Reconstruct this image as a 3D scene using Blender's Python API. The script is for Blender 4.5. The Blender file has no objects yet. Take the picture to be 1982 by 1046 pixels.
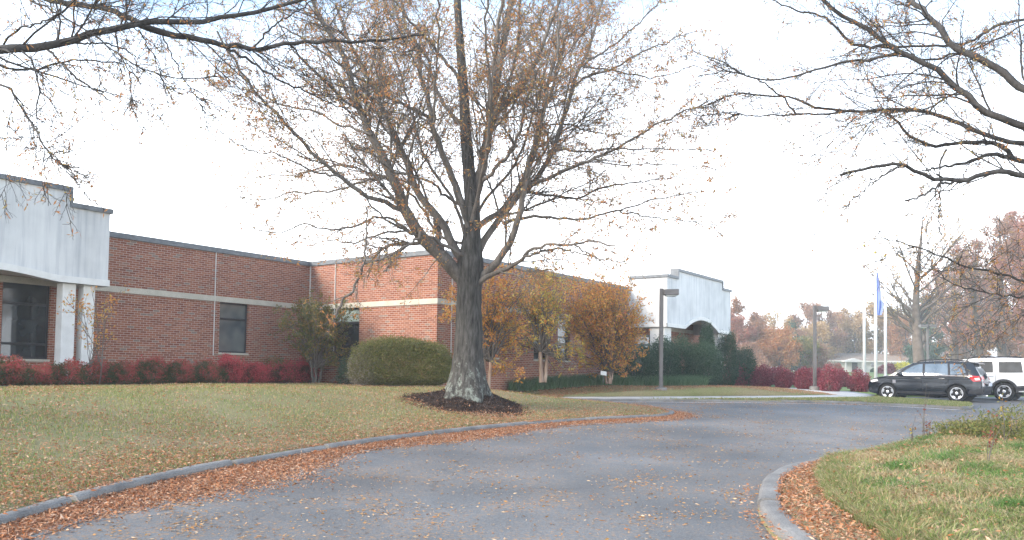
import bpy, bmesh, math, random
import numpy as np
from mathutils import Vector, Matrix
from mathutils.geometry import delaunay_2d_cdt
random.seed(7); rng = np.random.default_rng(7)
scene = bpy.context.scene; COL = scene.collection

# ------------------------------------------------------------------ camera
W0, H0, F0, CX, CY = 1982.0, 1046.0, 1580.0, 991.0, 660.0
PITCH, ROLL, EYE, S = 0.040, 0.015, 1.6, 0.024
ct, st, cr, sr = math.cos(PITCH), math.sin(PITCH), math.cos(ROLL), math.sin(ROLL)
FW = Vector((0, ct, st)); U0 = Vector((0, -st, ct)); R0 = Vector((1, 0, 0))
RT = R0*cr + U0*sr; UP = U0*cr - R0*sr
cam = bpy.data.objects.new('camera', bpy.data.cameras.new('camera')); COL.objects.link(cam)
cam.matrix_world = Matrix(((RT.x, UP.x, -FW.x, 0), (RT.y, UP.y, -FW.y, 0), (RT.z, UP.z, -FW.z, EYE), (0, 0, 0, 1)))
cam.data.sensor_width = 36; cam.data.lens = 36*F0/W0
cam.data.shift_y = (CY-H0/2)/W0
cam.data.clip_start = .05; cam.data.clip_end = 3000
scene.camera = cam

# ------------------------------------------------------------------ world and sun
SUN_DIR = Vector((-.80, -.42, .50)).normalized()          # towards the light
w = bpy.data.worlds.new('World'); scene.world = w; w.use_nodes = True
nt = w.node_tree; nt.nodes.clear()
def N(nt, t, **k):
    n = nt.nodes.new(t)
    for a, v in k.items(): setattr(n, a, v)
    return n
out = N(nt, 'ShaderNodeOutputWorld'); bg = N(nt, 'ShaderNodeBackground')
sky = N(nt, 'ShaderNodeTexSky', sky_type='NISHITA', sun_disc=False)
sky.sun_elevation = math.asin(SUN_DIR.z); sky.sun_rotation = math.atan2(SUN_DIR.x, SUN_DIR.y)
tc = N(nt, 'ShaderNodeTexCoord'); sep = N(nt, 'ShaderNodeSeparateXYZ')
no = N(nt, 'ShaderNodeTexNoise'); no.inputs['Scale'].default_value = 2.2; no.inputs['Detail'].default_value = 5
mp = N(nt, 'ShaderNodeMapping'); mp.inputs['Scale'].default_value = (1, 1, 2.2)
ad = N(nt, 'ShaderNodeMath', operation='MULTIPLY_ADD'); ad.inputs[1].default_value = -.3
cr_ = N(nt, 'ShaderNodeValToRGB'); e = cr_.color_ramp.elements
e[0].position = .06; e[0].color = (0, 0, 0, 1); e[1].position = .28; e[1].color = (1, 1, 1, 1)
mx = N(nt, 'ShaderNodeMixRGB'); mx.inputs[1].default_value = (8.0, 8.4, 8.9, 1)
bl = N(nt, 'ShaderNodeMixRGB'); bl.inputs[0].default_value = .8; bl.inputs[2].default_value = (1.6, 2.4, 3.5, 1)
L = nt.links.new
L(tc.outputs['Generated'], sep.inputs[0]); L(tc.outputs['Generated'], mp.inputs[0]); L(mp.outputs[0], no.inputs[0])
L(no.outputs['Fac'], ad.inputs[0]); L(sep.outputs['Z'], ad.inputs[2]); L(ad.outputs[0], cr_.inputs[0])
L(cr_.outputs[0], mx.inputs[0]); L(sky.outputs[0], bl.inputs[1]); L(bl.outputs[0], mx.inputs[2])
L(mx.outputs[0], bg.inputs[0]); bg.inputs[1].default_value = .14; L(bg.outputs[0], out.inputs[0])
sun = bpy.data.objects.new('sun', bpy.data.lights.new('sun', 'SUN')); COL.objects.link(sun)
sun.data.energy = 2.0; sun.data.angle = math.radians(24); sun.data.color = (1, .9, .78)
sun.rotation_euler = (-SUN_DIR).to_track_quat('-Z', 'Y').to_euler()
scene.view_settings.view_transform = 'Standard'; scene.view_settings.look = 'None'
scene.view_settings.exposure = 1.92; scene.view_settings.gamma = 1
scene.cycles.max_bounces = 8; scene.cycles.transparent_max_bounces = 16

# ------------------------------------------------------------------ pixel -> place
def ray(px, py): return FW + RT*((px-CX)/F0) + UP*((CY-py)/F0)
def at(px, py, Y):
    d = ray(px, py); t = Y/d.y
    return Vector((d.x*t, Y, EYE+d.z*t))
def gnd(px, py, dz=0.0):                                  # on the gently rising ground plane z = S*y + dz
    d = ray(px, py); t = (EYE-dz)/(S*d.y-d.z)
    return Vector((d.x*t, d.y*t, EYE+d.z*t))
def ppm(Y): return F0/Y

# ------------------------------------------------------------------ object helpers
def setp(o, label=None, cat=None, group=None, kind=None):
    for k, v in (('label', label), ('category', cat), ('group', group), ('kind', kind)):
        if v: o[k] = v
    return o
def thing(name, label, cat, loc=(0, 0, 0), rz=0.0, group=None):
    o = bpy.data.objects.new(name, None); COL.objects.link(o); o.location = loc; o.rotation_euler.z = rz
    o.empty_display_size = .3
    return setp(o, label, cat, group)
def link(name, me, mat, parent=None):
    o = bpy.data.objects.new(name, me); COL.objects.link(o)
    if mat is not None and len(me.materials) == 0: me.materials.append(mat)
    if parent is not None: o.parent = parent
    return o
def npmesh(name, V, Fs, smooth=False):
    V = np.asarray(V, dtype=np.float32).reshape(-1, 3)
    if isinstance(Fs, np.ndarray): Fs = [Fs]
    Fs = [f for f in Fs if len(f)]
    me = bpy.data.meshes.new(name); me.vertices.add(len(V)); me.vertices.foreach_set('co', V.ravel())
    nl = sum(f.size for f in Fs); nf = sum(len(f) for f in Fs)
    me.loops.add(nl); me.polygons.add(nf)
    me.loops.foreach_set('vertex_index', np.concatenate([f.ravel() for f in Fs]).astype(np.int32))
    cnt = np.concatenate([np.full(len(f), f.shape[1]) for f in Fs]); st_ = np.concatenate([[0], np.cumsum(cnt)[:-1]])
    me.polygons.foreach_set('loop_start', st_.astype(np.int32)); me.polygons.foreach_set('loop_total', cnt.astype(np.int32))
    me.polygons.foreach_set('use_smooth', np.full(nf, smooth)); me.update(calc_edges=True)
    return me
class MB:                                                 # collects simple shapes into one mesh
    def __init__(s): s.v = []; s.f = []
    def poly(s, pts):
        n = len(s.v); s.v += [tuple(p) for p in pts]; s.f.append(tuple(range(n, n+len(pts))))
    def box(s, a, b, bev=0.0):
        (x0, y0, z0), (x1, y1, z1) = a, b
        n = len(s.v); s.v += [(x0,y0,z0),(x1,y0,z0),(x1,y1,z0),(x0,y1,z0),(x0,y0,z1),(x1,y0,z1),(x1,y1,z1),(x0,y1,z1)]
        s.f += [tuple(n+i for i in q) for q in ((0,3,2,1),(4,5,6,7),(0,1,5,4),(1,2,6,5),(2,3,7,6),(3,0,4,7))]
    def prism(s, pts, axis, a, b):                        # outline (u,v) extruded along an axis
        def mk(u, v, t): return (t, u, v) if axis == 'x' else (u, t, v) if axis == 'y' else (u, v, t)
        n = len(s.v); k = len(pts); s.v += [mk(u, v, a) for u, v in pts]+[mk(u, v, b) for u, v in pts]
        s.f += [tuple(range(n, n+k)), tuple(range(n+2*k-1, n+k-1, -1))]
        s.f += [(n+i, n+(i+1) % k, n+k+(i+1) % k, n+k+i) for i in range(k)]
    def tube(s, pts, rad, sides=10, cap=True):
        pts = [Vector(p) for p in pts]; rad = rad if isinstance(rad, (list, tuple)) else [rad]*len(pts)
        rings = []
        for i, p in enumerate(pts):
            t = (pts[min(i+1, len(pts)-1)]-pts[max(i-1, 0)]).normalized()
            u = t.cross(Vector((0, 0, 1)) if abs(t.z) < .9 else Vector((1, 0, 0))).normalized(); w_ = t.cross(u)
            r = []
            for k in range(sides):
                a = 2*math.pi*k/sides; q = p+(u*math.cos(a)+w_*math.sin(a))*rad[i]; s.v.append(tuple(q)); r.append(len(s.v)-1)
            rings.append(r)
        for a, b in zip(rings, rings[1:]):
            for k in range(sides): s.f.append((a[k], a[(k+1) % sides], b[(k+1) % sides], b[k]))
        if cap: s.f.append(tuple(rings[0][::-1])); s.f.append(tuple(rings[-1]))
    def lathe(s, prof, c, axis='z', sides=24):            # prof: (radius, height)
        rings = []
        for r, h in prof:
            ring = []
            for k in range(sides):
                a = 2*math.pi*k/sides; u, v = r*math.cos(a), r*math.sin(a)
                q = (u, v, h) if axis == 'z' else (u, h, v) if axis == 'y' else (h, u, v)
                s.v.append((c[0]+q[0], c[1]+q[1], c[2]+q[2])); ring.append(len(s.v)-1)
            rings.append(ring)
        for a, b in zip(rings, rings[1:]):
            for k in range(sides): s.f.append((a[k], a[(k+1) % sides], b[(k+1) % sides], b[k]))
        s.f.append(tuple(rings[0][::-1])); s.f.append(tuple(rings[-1]))
    def build(s, name, mat, parent=None, bevel=0.0, smooth=False):
        me = bpy.data.meshes.new(name); me.from_pydata(s.v, [], s.f); me.update()
        bm = bmesh.new(); bm.from_mesh(me); bmesh.ops.recalc_face_normals(bm, faces=bm.faces)
        if bevel:
            ed = [e for e in bm.edges if len(e.link_faces) == 2 and e.calc_face_angle(0) > .6]
            bmesh.ops.bevel(bm, geom=ed, offset=bevel, segments=2, affect='EDGES', profile=.6)
        for f in bm.faces: f.smooth = smooth
        bm.to_mesh(me); bm.free()
        return link(name, me, mat, parent)

# ------------------------------------------------------------------ materials
def M(name, col=(.5, .5, .5), rough=.8, metal=0.0, spec=.3):
    m = bpy.data.materials.new(name); m.use_nodes = True; b = m.node_tree.nodes['Principled BSDF']
    b.inputs['Base Color'].default_value = (*col, 1); b.inputs['Roughness'].default_value = rough
    b.inputs['Metallic'].default_value = metal; b.inputs['Specular IOR Level'].default_value = spec
    return m, m.node_tree, b
def ramp(nt, stops, fac=None, interp='LINEAR'):
    r = N(nt, 'ShaderNodeValToRGB'); r.color_ramp.interpolation = interp
    el = r.color_ramp.elements
    while len(el) < len(stops): el.new(.5)
    for q, (p, c) in zip(el, stops): q.position = p; q.color = (*c, 1) if len(c) == 3 else c
    if fac is not None: nt.links.new(fac, r.inputs[0])
    return r
def noise(nt, vec, scale, detail=4, rough=.55):
    n = N(nt, 'ShaderNodeTexNoise'); n.inputs['Scale'].default_value = scale; n.inputs['Detail'].default_value = detail
    n.inputs['Roughness'].default_value = rough; nt.links.new(vec, n.inputs['Vector']); return n.outputs['Fac']
def mixc(nt, fac, a, b, mode='MIX'):
    n = N(nt, 'ShaderNodeMixRGB', blend_type=mode)
    for i, v in ((0, fac), (1, a), (2, b)):
        if isinstance(v, (int, float)): n.inputs[i].default_value = v
        elif isinstance(v, tuple): n.inputs[i].default_value = (*v, 1)
        else: nt.links.new(v, n.inputs[i])
    return n.outputs[0]
def bump(nt, b, h, strength=.3, dist=.01):
    n = N(nt, 'ShaderNodeBump'); n.inputs['Strength'].default_value = strength; n.inputs['Distance'].default_value = dist
    nt.links.new(h, n.inputs['Height']); nt.links.new(n.outputs[0], b.inputs['Normal'])
def objc(nt): return N(nt, 'ShaderNodeTexCoord').outputs['Object']
def noisy(name, stops, scale, rough=.85, fine=None, bmp=0, spec=.2, stretch=None, metal=0):
    m, t, b = M(name, rough=rough, spec=spec, metal=metal); v = objc(t)
    if stretch:
        mp = N(t, 'ShaderNodeMapping'); mp.inputs['Scale'].default_value = stretch; t.links.new(v, mp.inputs[0]); v = mp.outputs[0]
    c = ramp(t, stops, noise(t, v, scale, 6)).outputs[0]
    if fine:
        f = noise(t, v, fine, 3); c = mixc(t, .55, c, ramp(t, [(.3, (.25, .25, .25)), (.7, (.75, .75, .75))], f).outputs[0], 'OVERLAY')
        if bmp: bump(t, b, f, bmp)
    t.links.new(c, b.inputs['Base Color']); return m
def leafmat(name, cols, trans=.35, rough=.6, top=None):
    m, t, b = M(name); t.nodes.remove(b); o = t.nodes['Material Output']
    g = N(t, 'ShaderNodeNewGeometry').outputs['Random Per Island']
    st_ = [((i+.5)/len(cols), c) for i, c in enumerate(cols)]
    c = ramp(t, st_, g).outputs[0]
    if top:                                               # own colour of the upper growth (red leaf tips)
        gz = N(t, 'ShaderNodeSeparateXYZ'); t.links.new(N(t, 'ShaderNodeTexCoord').outputs['Generated'], gz.inputs[0])
        a = N(t, 'ShaderNodeMath', operation='ADD'); t.links.new(gz.outputs['Z'], a.inputs[0])
        nz = noise(t, objc(t), 2.4, 3); s2 = N(t, 'ShaderNodeMath', operation='MULTIPLY_ADD'); t.links.new(nz, s2.inputs[0])
        s2.inputs[1].default_value = 2.6; s2.inputs[2].default_value = -1.3; t.links.new(s2.outputs[0], a.inputs[1])
        f = ramp(t, [(top[0]-.12, (0, 0, 0)), (top[0]+.12, (1, 1, 1))], a.outputs[0]).outputs[0]
        tcol = ramp(t, [((i+.5)/len(top[1]), q) for i, q in enumerate(top[1])], g).outputs[0]
        c = mixc(t, f, c, tcol)
    d = N(t, 'ShaderNodeBsdfPrincipled'); d.inputs['Roughness'].default_value = rough; d.inputs['Specular IOR Level'].default_value = .15
    tr = N(t, 'ShaderNodeBsdfTranslucent'); ms = N(t, 'ShaderNodeMixShader'); ms.inputs[0].default_value = trans
    t.links.new(c, d.inputs['Base Color']); t.links.new(c, tr.inputs[0]); t.links.new(d.outputs[0], ms.inputs[1])
    t.links.new(tr.outputs[0], ms.inputs[2]); t.links.new(ms.outputs[0], o.inputs[0]); return m
def brickmat(name, hues, mortar, mix_noise=.3):
    m, t, b = M(name, rough=.9, spec=.15); v = objc(t)
    s = N(t, 'ShaderNodeSeparateXYZ'); t.links.new(v, s.inputs[0]); a = N(t, 'ShaderNodeMath', operation='ADD')
    t.links.new(s.outputs['X'], a.inputs[0]); t.links.new(s.outputs['Y'], a.inputs[1]); c = N(t, 'ShaderNodeCombineXYZ')
    t.links.new(a.outputs[0], c.inputs['X']); t.links.new(s.outputs['Z'], c.inputs['Y'])
    br = N(t, 'ShaderNodeTexBrick'); t.links.new(c.outputs[0], br.inputs['Vector'])
    for k, q in (('Scale', 1), ('Mortar Size', .0075), ('Mortar Smooth', .15), ('Bias', 0), ('Brick Width', .205), ('Row Height', .0685)):
        br.inputs[k].default_value = q
    br.inputs['Color1'].default_value = (0, 0, 0, 1); br.inputs['Color2'].default_value = (1, 1, 1, 1); br.inputs['Mortar'].default_value = (.5,.5,.5,1)
    col = ramp(t, hues, br.outputs['Color']).outputs[0]
    col = mixc(t, mix_noise, col, ramp(t, [(.3, (.5, .5, .5)), (.7, (1, 1, 1))], noise(t, v, .9, 5)).outputs[0], 'MULTIPLY')
    col = mixc(t, br.outputs['Fac'], col, mortar)
    t.links.new(col, b.inputs['Base Color']); iv = N(t, 'ShaderNodeMath', operation='SUBTRACT'); iv.inputs[0].default_value = 1
    t.links.new(br.outputs['Fac'], iv.inputs[1]); bump(t, b, iv.outputs[0], .5, .006); return m

mBrick = brickmat('red_brick', [(0, (.20, .068, .042)), (.35, (.25, .086, .050)), (.62, (.29, .105, .060)), (.88, (.32, .130, .078)), (.96, (.22, .16, .13))], (.39, .31, .26))
mBand = noisy('precast_band', [(.3, (.40, .37, .30)), (.7, (.52, .48, .40))], 3, fine=60, spec=.1)
def stuccomat():
    m, t, b = M('streaked_white_stucco', rough=.9, spec=.1); v = objc(t)
    mp = N(t, 'ShaderNodeMapping'); mp.inputs['Scale'].default_value = (4.5, 4.5, .28); t.links.new(v, mp.inputs[0])
    c = ramp(t, [(.30, (.46, .47, .48)), (.50, (.60, .60, .59)), (.75, (.66, .66, .64))], noise(t, mp.outputs[0], 1.6, 7, .62)).outputs[0]
    c = mixc(t, .5, c, ramp(t, [(.3, (.62, .63, .64)), (.6, (1, 1, 1))], noise(t, v, .8, 4)).outputs[0], 'MULTIPLY')
    t.links.new(c, b.inputs['Base Color']); bump(t, b, noise(t, v, 90, 2), .15, .004); return m
mStucco = stuccomat()
mTrim = noisy('white_trim_paint', [(.3, (.60, .59, .56)), (.7, (.70, .69, .66))], 4, spec=.2)
mCoping = noisy('weathered_metal_coping', [(.3, (.09, .10, .11)), (.7, (.16, .17, .18))], 6, rough=.5, spec=.4)
mFrame = noisy('dark_window_frame', [(.3, (.012, .014, .018)), (.7, (.022, .024, .03))], 6, rough=.4, spec=.5)
mPanel = noisy('pale_green_panel', [(.3, (.26, .33, .30)), (.7, (.33, .40, .37))], 5, spec=.3)
def glassmat(name, c1, c2, scale=1.3, rough=.06):
    m, t, b = M(name, rough=rough, spec=.9); v = objc(t)
    t.links.new(ramp(t, [(.35, c1), (.65, c2)], noise(t, v, scale, 2)).outputs[0], b.inputs['Base Color']); return m
mGlass = glassmat('dark_window_glass', (.012, .018, .022), (.04, .05, .055)); mGlass.node_tree.nodes['Principled BSDF'].inputs['IOR'].default_value = 1.5
mBlind = noisy('pale_blind', [(.4, (.35, .42, .42)), (.6, (.5, .55, .55))], 30, stretch=(1, 1, .02), rough=.6)
mRoof = noisy('flat_roof_membrane', [(.3, (.2, .2, .2)), (.7, (.3, .3, .29))], 1)
mKerb = noisy('weathered_concrete_kerb', [(.25, (.11, .105, .10)), (.5, (.18, .17, .16)), (.8, (.26, .245, .225))], 2.2, fine=70, bmp=.3)
mWalk = noisy('pale_concrete_walk', [(.3, (.33, .31, .30)), (.7, (.45, .43, .41))], 1.5, fine=60)
def asphaltmat():
    m, t, b = M('worn_asphalt', rough=.82, spec=.3); v = objc(t)
    c = ramp(t, [(.3, (.094, .095, .097)), (.55, (.122, .123, .125)), (.8, (.165, .164, .165))], noise(t, v, .45, 7, .6)).outputs[0]
    ag = N(t, 'ShaderNodeTexVoronoi'); ag.inputs['Scale'].default_value = 75; t.links.new(v, ag.inputs['Vector'])
    c = mixc(t, .6, c, ramp(t, [(0, (.28, .28, .28)), (1, (.82, .82, .82))], ag.outputs['Color']).outputs[0], 'OVERLAY')
    # straw-coloured needle and leaf crumbs ground into the surface
    big = ramp(t, [(.40, (.1, .1, .1)), (.62, (.85, .85, .85))], noise(t, v, .9, 5)).outputs[0]
    fn = ramp(t, [(.53, (0, 0, 0)), (.60, (1, 1, 1))], noise(t, v, 22, 5, .75)).outputs[0]
    c = mixc(t, mixc(t, 1.0, big, fn, 'MULTIPLY'), c, (.30, .17, .075))
    wear = noise(t, v, .22, 3, .5); c = mixc(t, .45, c, ramp(t, [(.35, (.32, .31, .30)), (.65, (.70, .70, .70))], wear).outputs[0], 'OVERLAY')
    # long cracks
    wv = N(t, 'ShaderNodeTexVoronoi', feature='DISTANCE_TO_EDGE'); wv.inputs['Scale'].default_value = .17
    dv = N(t, 'ShaderNodeTexNoise'); dv.inputs['Scale'].default_value = 1.1; dv.inputs['Detail'].default_value = 5; t.links.new(v, dv.inputs['Vector'])
    av = N(t, 'ShaderNodeVectorMath', operation='MULTIPLY_ADD'); av.inputs[1].default_value = (1.2, 1.2, 0); t.links.new(dv.outputs['Color'], av.inputs[0]); t.links.new(v, av.inputs[2])
    t.links.new(av.outputs[0], wv.inputs['Vector'])
    c = mixc(t, ramp(t, [(.0, (.38, .38, .38)), (.004, (0, 0, 0))], wv.outputs['Distance']).outputs[0], c, (.03, .03, .03))
    t.links.new(c, b.inputs['Base Color']); bump(t, b, ag.outputs['Distance'], .35, .006); return m
mAsphalt = asphaltmat()
mSoil = noisy('turf_soil', [(.3, (.13, .14, .05)), (.5, (.19, .17, .08)), (.72, (.25, .19, .11))], .5, fine=40, bmp=.5)
mFar = noisy('far_grass', [(.3, (.07, .12, .03)), (.7, (.13, .17, .06))], .2, fine=12)
mMulch = noisy('dark_bark_mulch', [(.3, (.022, .015, .013)), (.6, (.05, .034, .028)), (.8, (.10, .06, .045))], 14, fine=60, bmp=.9)
mBed = noisy('bed_soil', [(.3, (.03, .022, .018)), (.7, (.09, .06, .04))], 5, fine=50, bmp=.6)
mGrass = leafmat('lawn_blades', [(.17, .22, .06), (.22, .255, .08), (.28, .275, .10), (.36, .32, .15), (.44, .36, .20), (.15, .20, .055)], .3)
mGrassLong = leafmat('long_verge_blades', [(.14, .21, .05), (.22, .28, .08), (.30, .32, .12), (.42, .36, .18), (.14, .20, .06), (.50, .42, .25), (.42, .28, .16)], .35)
mLiriope = leafmat('border_grass_blades', [(.10, .18, .09), (.14, .23, .12), (.19, .27, .15), (.08, .15, .07)], .3)
mLitter = leafmat('fallen_leaves', [(.22, .085, .04), (.33, .14, .065), (.42, .20, .10), (.50, .28, .16), (.16, .07, .045), (.58, .40, .28), (.36, .13, .05)], .15)
mLitterPale = leafmat('pale_fallen_leaves', [(.34, .17, .06), (.42, .25, .11), (.55, .40, .26), (.28, .12, .05), (.42, .23, .07), (.22, .10, .05), (.36, .20, .08)], .1)
def barkmat():
    m, t, b = M('lichen_grey_bark', rough=.95, spec=.1); v = objc(t)
    mp = N(t, 'ShaderNodeMapping'); mp.inputs['Scale'].default_value = (9, 9, 1.3); t.links.new(v, mp.inputs[0])
    f = noise(t, mp.outputs[0], 2.2, 7, .65)
    c = ramp(t, [(.3, (.018, .017, .016)), (.5, (.058, .054, .049)), (.72, (.115, .108, .098))], f).outputs[0]
    sp = N(t, 'ShaderNodeSeparateXYZ'); t.links.new(v, sp.inputs[0])
    hz = ramp(t, [(0, (1, 1, 1)), (.5, (.6, .6, .6)), (1, (0, 0, 0))]); dv = N(t, 'ShaderNodeMath', operation='MULTIPLY'); dv.inputs[1].default_value = .55
    t.links.new(sp.outputs['Z'], dv.inputs[0]); t.links.new(dv.outputs[0], hz.inputs[0])
    mp2 = N(t, 'ShaderNodeMapping'); mp2.inputs['Scale'].default_value = (1, 1, .55); t.links.new(v, mp2.inputs[0])
    li = N(t, 'ShaderNodeMath', operation='MULTIPLY_ADD'); li.inputs[1].default_value = .23; t.links.new(hz.outputs[0], li.inputs[0])
    t.links.new(noise(t, mp2.outputs[0], 11, 8, .75), li.inputs[2])
    c = mixc(t, ramp(t, [(.70, (0, 0, 0)), (.80, (1, 1, 1))], li.outputs[0]).outputs[0], c, (.20, .22, .19))
    t.links.new(c, b.inputs['Base Color']); bump(t, b, f, .9, .03); return m
mBark = barkmat()
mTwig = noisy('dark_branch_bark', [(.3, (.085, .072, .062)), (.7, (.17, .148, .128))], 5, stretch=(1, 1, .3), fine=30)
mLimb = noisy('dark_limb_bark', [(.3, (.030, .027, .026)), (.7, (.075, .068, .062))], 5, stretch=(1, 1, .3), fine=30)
mPaleBark = noisy('smooth_tan_bark', [(.3, (.22, .14, .10)), (.7, (.42, .32, .25))], 8, stretch=(1, 1, .3))
mFarBark = noisy('far_bark', [(.3, (.07, .055, .045)), (.7, (.15, .12, .10))], 3)
mOakLeaf = leafmat('rust_oak_leaves', [(.44, .20, .07), (.52, .26, .09), (.38, .15, .06), (.50, .34, .13), (.32, .26, .09), (.48, .19, .08)], .5)
mMyrtle = leafmat('orange_myrtle_leaves', [(.58, .27, .05), (.66, .35, .07), (.50, .18, .05), (.60, .42, .10), (.32, .27, .07), (.55, .18, .09), (.64, .36, .10), (.62, .30, .12)], .55)
mMyrtleGreen = leafmat('olive_myrtle_leaves', [(.09, .11, .035), (.14, .15, .05), (.22, .18, .06), (.32, .18, .06), (.10, .12, .04)], .4)
mNandina = leafmat('green_red_nandina', [(.04, .065, .03), (.06, .085, .04), (.09, .10, .045), (.13, .07, .04)], .3, top=(.54, [(.36, .06, .06), (.46, .08, .085), (.20, .09, .05), (.38, .12, .09)]))
mCrimson = leafmat('crimson_nandina', [(.09, .06, .035), (.16, .03, .035), (.10, .03, .03)], .35, top=(.42, [(.52, .07, .08), (.62, .11, .12), (.38, .05, .06)]))
mBarberry = leafmat('wine_barberry', [(.20, .04, .055), (.30, .06, .08), (.12, .028, .04), (.40, .10, .12)], .35)
mBox = leafmat('clipped_green_foliage', [(.08, .10, .028), (.12, .14, .038), (.17, .175, .05), (.21, .20, .065), (.06, .08, .028), (.24, .18, .08)], .25)
mDead = leafmat('dead_grey_foliage', [(.22, .19, .14), (.30, .26, .20), (.14, .12, .07)], .2)
mYew = leafmat('dark_yew_foliage', [(.03, .07, .04), (.055, .10, .055), (.09, .135, .08), (.02, .045, .03)], .2)
mYellow = leafmat('yellow_hedge_leaves', [(.42, .40, .05), (.50, .46, .08), (.34, .34, .05)], .4)

# ------------------------------------------------------------------ batch foliage and branch builders
def nrm(a): return a/np.maximum(np.linalg.norm(a, axis=-1, keepdims=True), 1e-9)
def leaf_geo(P, ln, wd, rg, flat=0.0, dirs=None, jitter=.35):
    """one folded four-point blade per point; flat=1 lies on the ground"""
    n = len(P); d = rg.normal(size=(n, 3)) if dirs is None else dirs+rg.normal(size=(n, 3))*.35
    d[:, 2] *= (1-flat); d = nrm(d)
    s = rg.normal(size=(n, 3)); s[:, 2] *= (1-flat*.85); s = nrm(s-d*np.sum(s*d, 1, keepdims=True))
    nn = np.cross(d, s); l = (ln*(1+jitter*rg.uniform(-1, 1, n)))[:, None]; w_ = (wd*(1+jitter*rg.uniform(-1, 1, n)))[:, None]*.5
    f = w_*.35
    V = np.stack([P, P+d*l*.5+s*w_+nn*f, P+d*l, P+d*l*.5-s*w_+nn*f], 1)
    return V.reshape(-1, 3), np.arange(n*4).reshape(n, 4)
def blades(P, h, wd, rg, lean=.45, leandir=None):
    n = len(P); a = rg.uniform(0, 2*math.pi, n); hh = h*(rg.uniform(.5, 1.25, n))
    ld = np.stack([np.cos(a), np.sin(a), np.zeros(n)], 1)*lean*rg.uniform(.2, 1.3, (n, 1))
    if leandir is not None: ld = ld*.6+leandir
    a2 = a+rg.uniform(-1, 1, n); s = np.stack([np.cos(a2+1.57), np.sin(a2+1.57), np.zeros(n)], 1)*wd*.5
    up = np.array([[0, 0, 1.]]); mid = P+(up+ld*.5)*hh[:, None]*.55; tip = P+(up*.9+ld*1.25)*hh[:, None]
    V = np.stack([P-s, P+s, mid+s*.8, mid-s*.8, tip], 1); b = np.arange(n)[:, None]*5
    return V.reshape(-1, 3), [b+np.array([[0, 1, 2, 3]]), b+np.array([[3, 2, 4]])]
def tubes(P, R, sides=4):
    """P (M,K,3) centre lines, R (M,K) radii"""
    Mn, K, _ = P.shape; T = np.empty_like(P); T[:, 1:-1] = P[:, 2:]-P[:, :-2]; T[:, 0] = P[:, 1]-P[:, 0]; T[:, -1] = P[:, -1]-P[:, -2]
    T = nrm(T); ref = np.where(np.abs(T[:, :1, 2:3]) > .85, np.array([1., 0, 0]), np.array([0, 0, 1.]))*np.ones_like(T)
    U = nrm(np.cross(T, ref)); Wv = np.cross(T, U); a = np.arange(sides)*2*math.pi/sides
    V = P[:, :, None]+(U[:, :, None]*np.cos(a)[None, None, :, None]+Wv[:, :, None]*np.sin(a)[None, None, :, None])*R[:, :, None, None]
    idx = np.arange(Mn*K*sides).reshape(Mn, K, sides); nx = np.roll(idx, -1, axis=2)
    F = np.stack([idx[:, :-1], nx[:, :-1], nx[:, 1:], idx[:, 1:]], -1).reshape(-1, 4)
    return V.reshape(-1, 3), F
def spawn(P, R, n, rg, lo=.15, ang=.9, ratio=(.25, .5), K=6, up=.15, wig=.25, rfac=.55, rmin=.003, lens=None):
    Mn, K0, _ = P.shape
    L_ = np.sum(np.linalg.norm(P[:, 1:]-P[:, :-1], axis=2), 1)
    cnt = np.maximum(1, rg.poisson(n*np.ones(Mn)*(L_/L_.mean() if lens is None else 1)))
    pi = np.repeat(np.arange(Mn), cnt); m = len(pi)
    t = lo+(1-lo)*rg.uniform(0, 1, m)**.9; x = t*(K0-1)*.999; i = x.astype(int); fr = (x-i)[:, None]
    o = P[pi, i]*(1-fr)+P[pi, i+1]*fr; r0 = R[pi, i]*(1-fr[:, 0])+R[pi, i+1]*fr[:, 0]; tg = nrm(P[pi, i+1]-P[pi, i])
    q = rg.normal(size=(m, 3)); q = nrm(q-tg*np.sum(q*tg, 1, keepdims=True)); a = ang*rg.uniform(.6, 1.3, m)[:, None]
    d = nrm(tg*np.cos(a)+q*np.sin(a)+np.array([0, 0, up])); ln = L_[pi]*rg.uniform(*ratio, m)*(1.15-.65*t) if lens is None else rg.uniform(*lens, m)
    C = np.empty((m, K, 3)); C[:, 0] = o; step = (ln/(K-1))[:, None]
    for k in range(1, K):
        d = nrm(d+rg.normal(size=(m, 3))*wig+np.array([0, 0, up*.35])); C[:, k] = C[:, k-1]+d*step
    rs = np.minimum(np.maximum(r0*rfac, rmin), np.maximum(r0*.85, rmin)); RR = rs[:, None]*np.linspace(1, .28, K)[None]; return C, np.maximum(RR, rmin*.6)
def resample(pts, K, rg=None, jit=0.0):
    p = np.array([list(q) for q in pts]); s = np.concatenate([[0], np.cumsum(np.linalg.norm(p[1:]-p[:-1], axis=1))])
    # centripetal smoothness through cubic hermite
    m = np.gradient(p, s, axis=0); u = np.linspace(0, s[-1], K); i = np.clip(np.searchsorted(s, u, 'right')-1, 0, len(s)-2)
    h = (s[i+1]-s[i])[:, None]; t = ((u-s[i])[:, None])/h
    q = (2*t**3-3*t**2+1)*p[i]+(t**3-2*t**2+t)*h*m[i]+(-2*t**3+3*t**2)*p[i+1]+(t**3-t**2)*h*m[i+1]
    if jit and rg is not None: q[1:-1] += rg.normal(size=(K-2, 3))*jit
    return q
def join(parts):
    Vs, Fs, n = [], {}, 0
    for V, F in parts:
        for f in (F if isinstance(F, list) else [F]): Fs.setdefault(f.shape[1], []).append(f+n)
        Vs.append(V); n += len(V)
    return np.concatenate(Vs), [np.concatenate(f) for f in Fs.values()]
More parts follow.
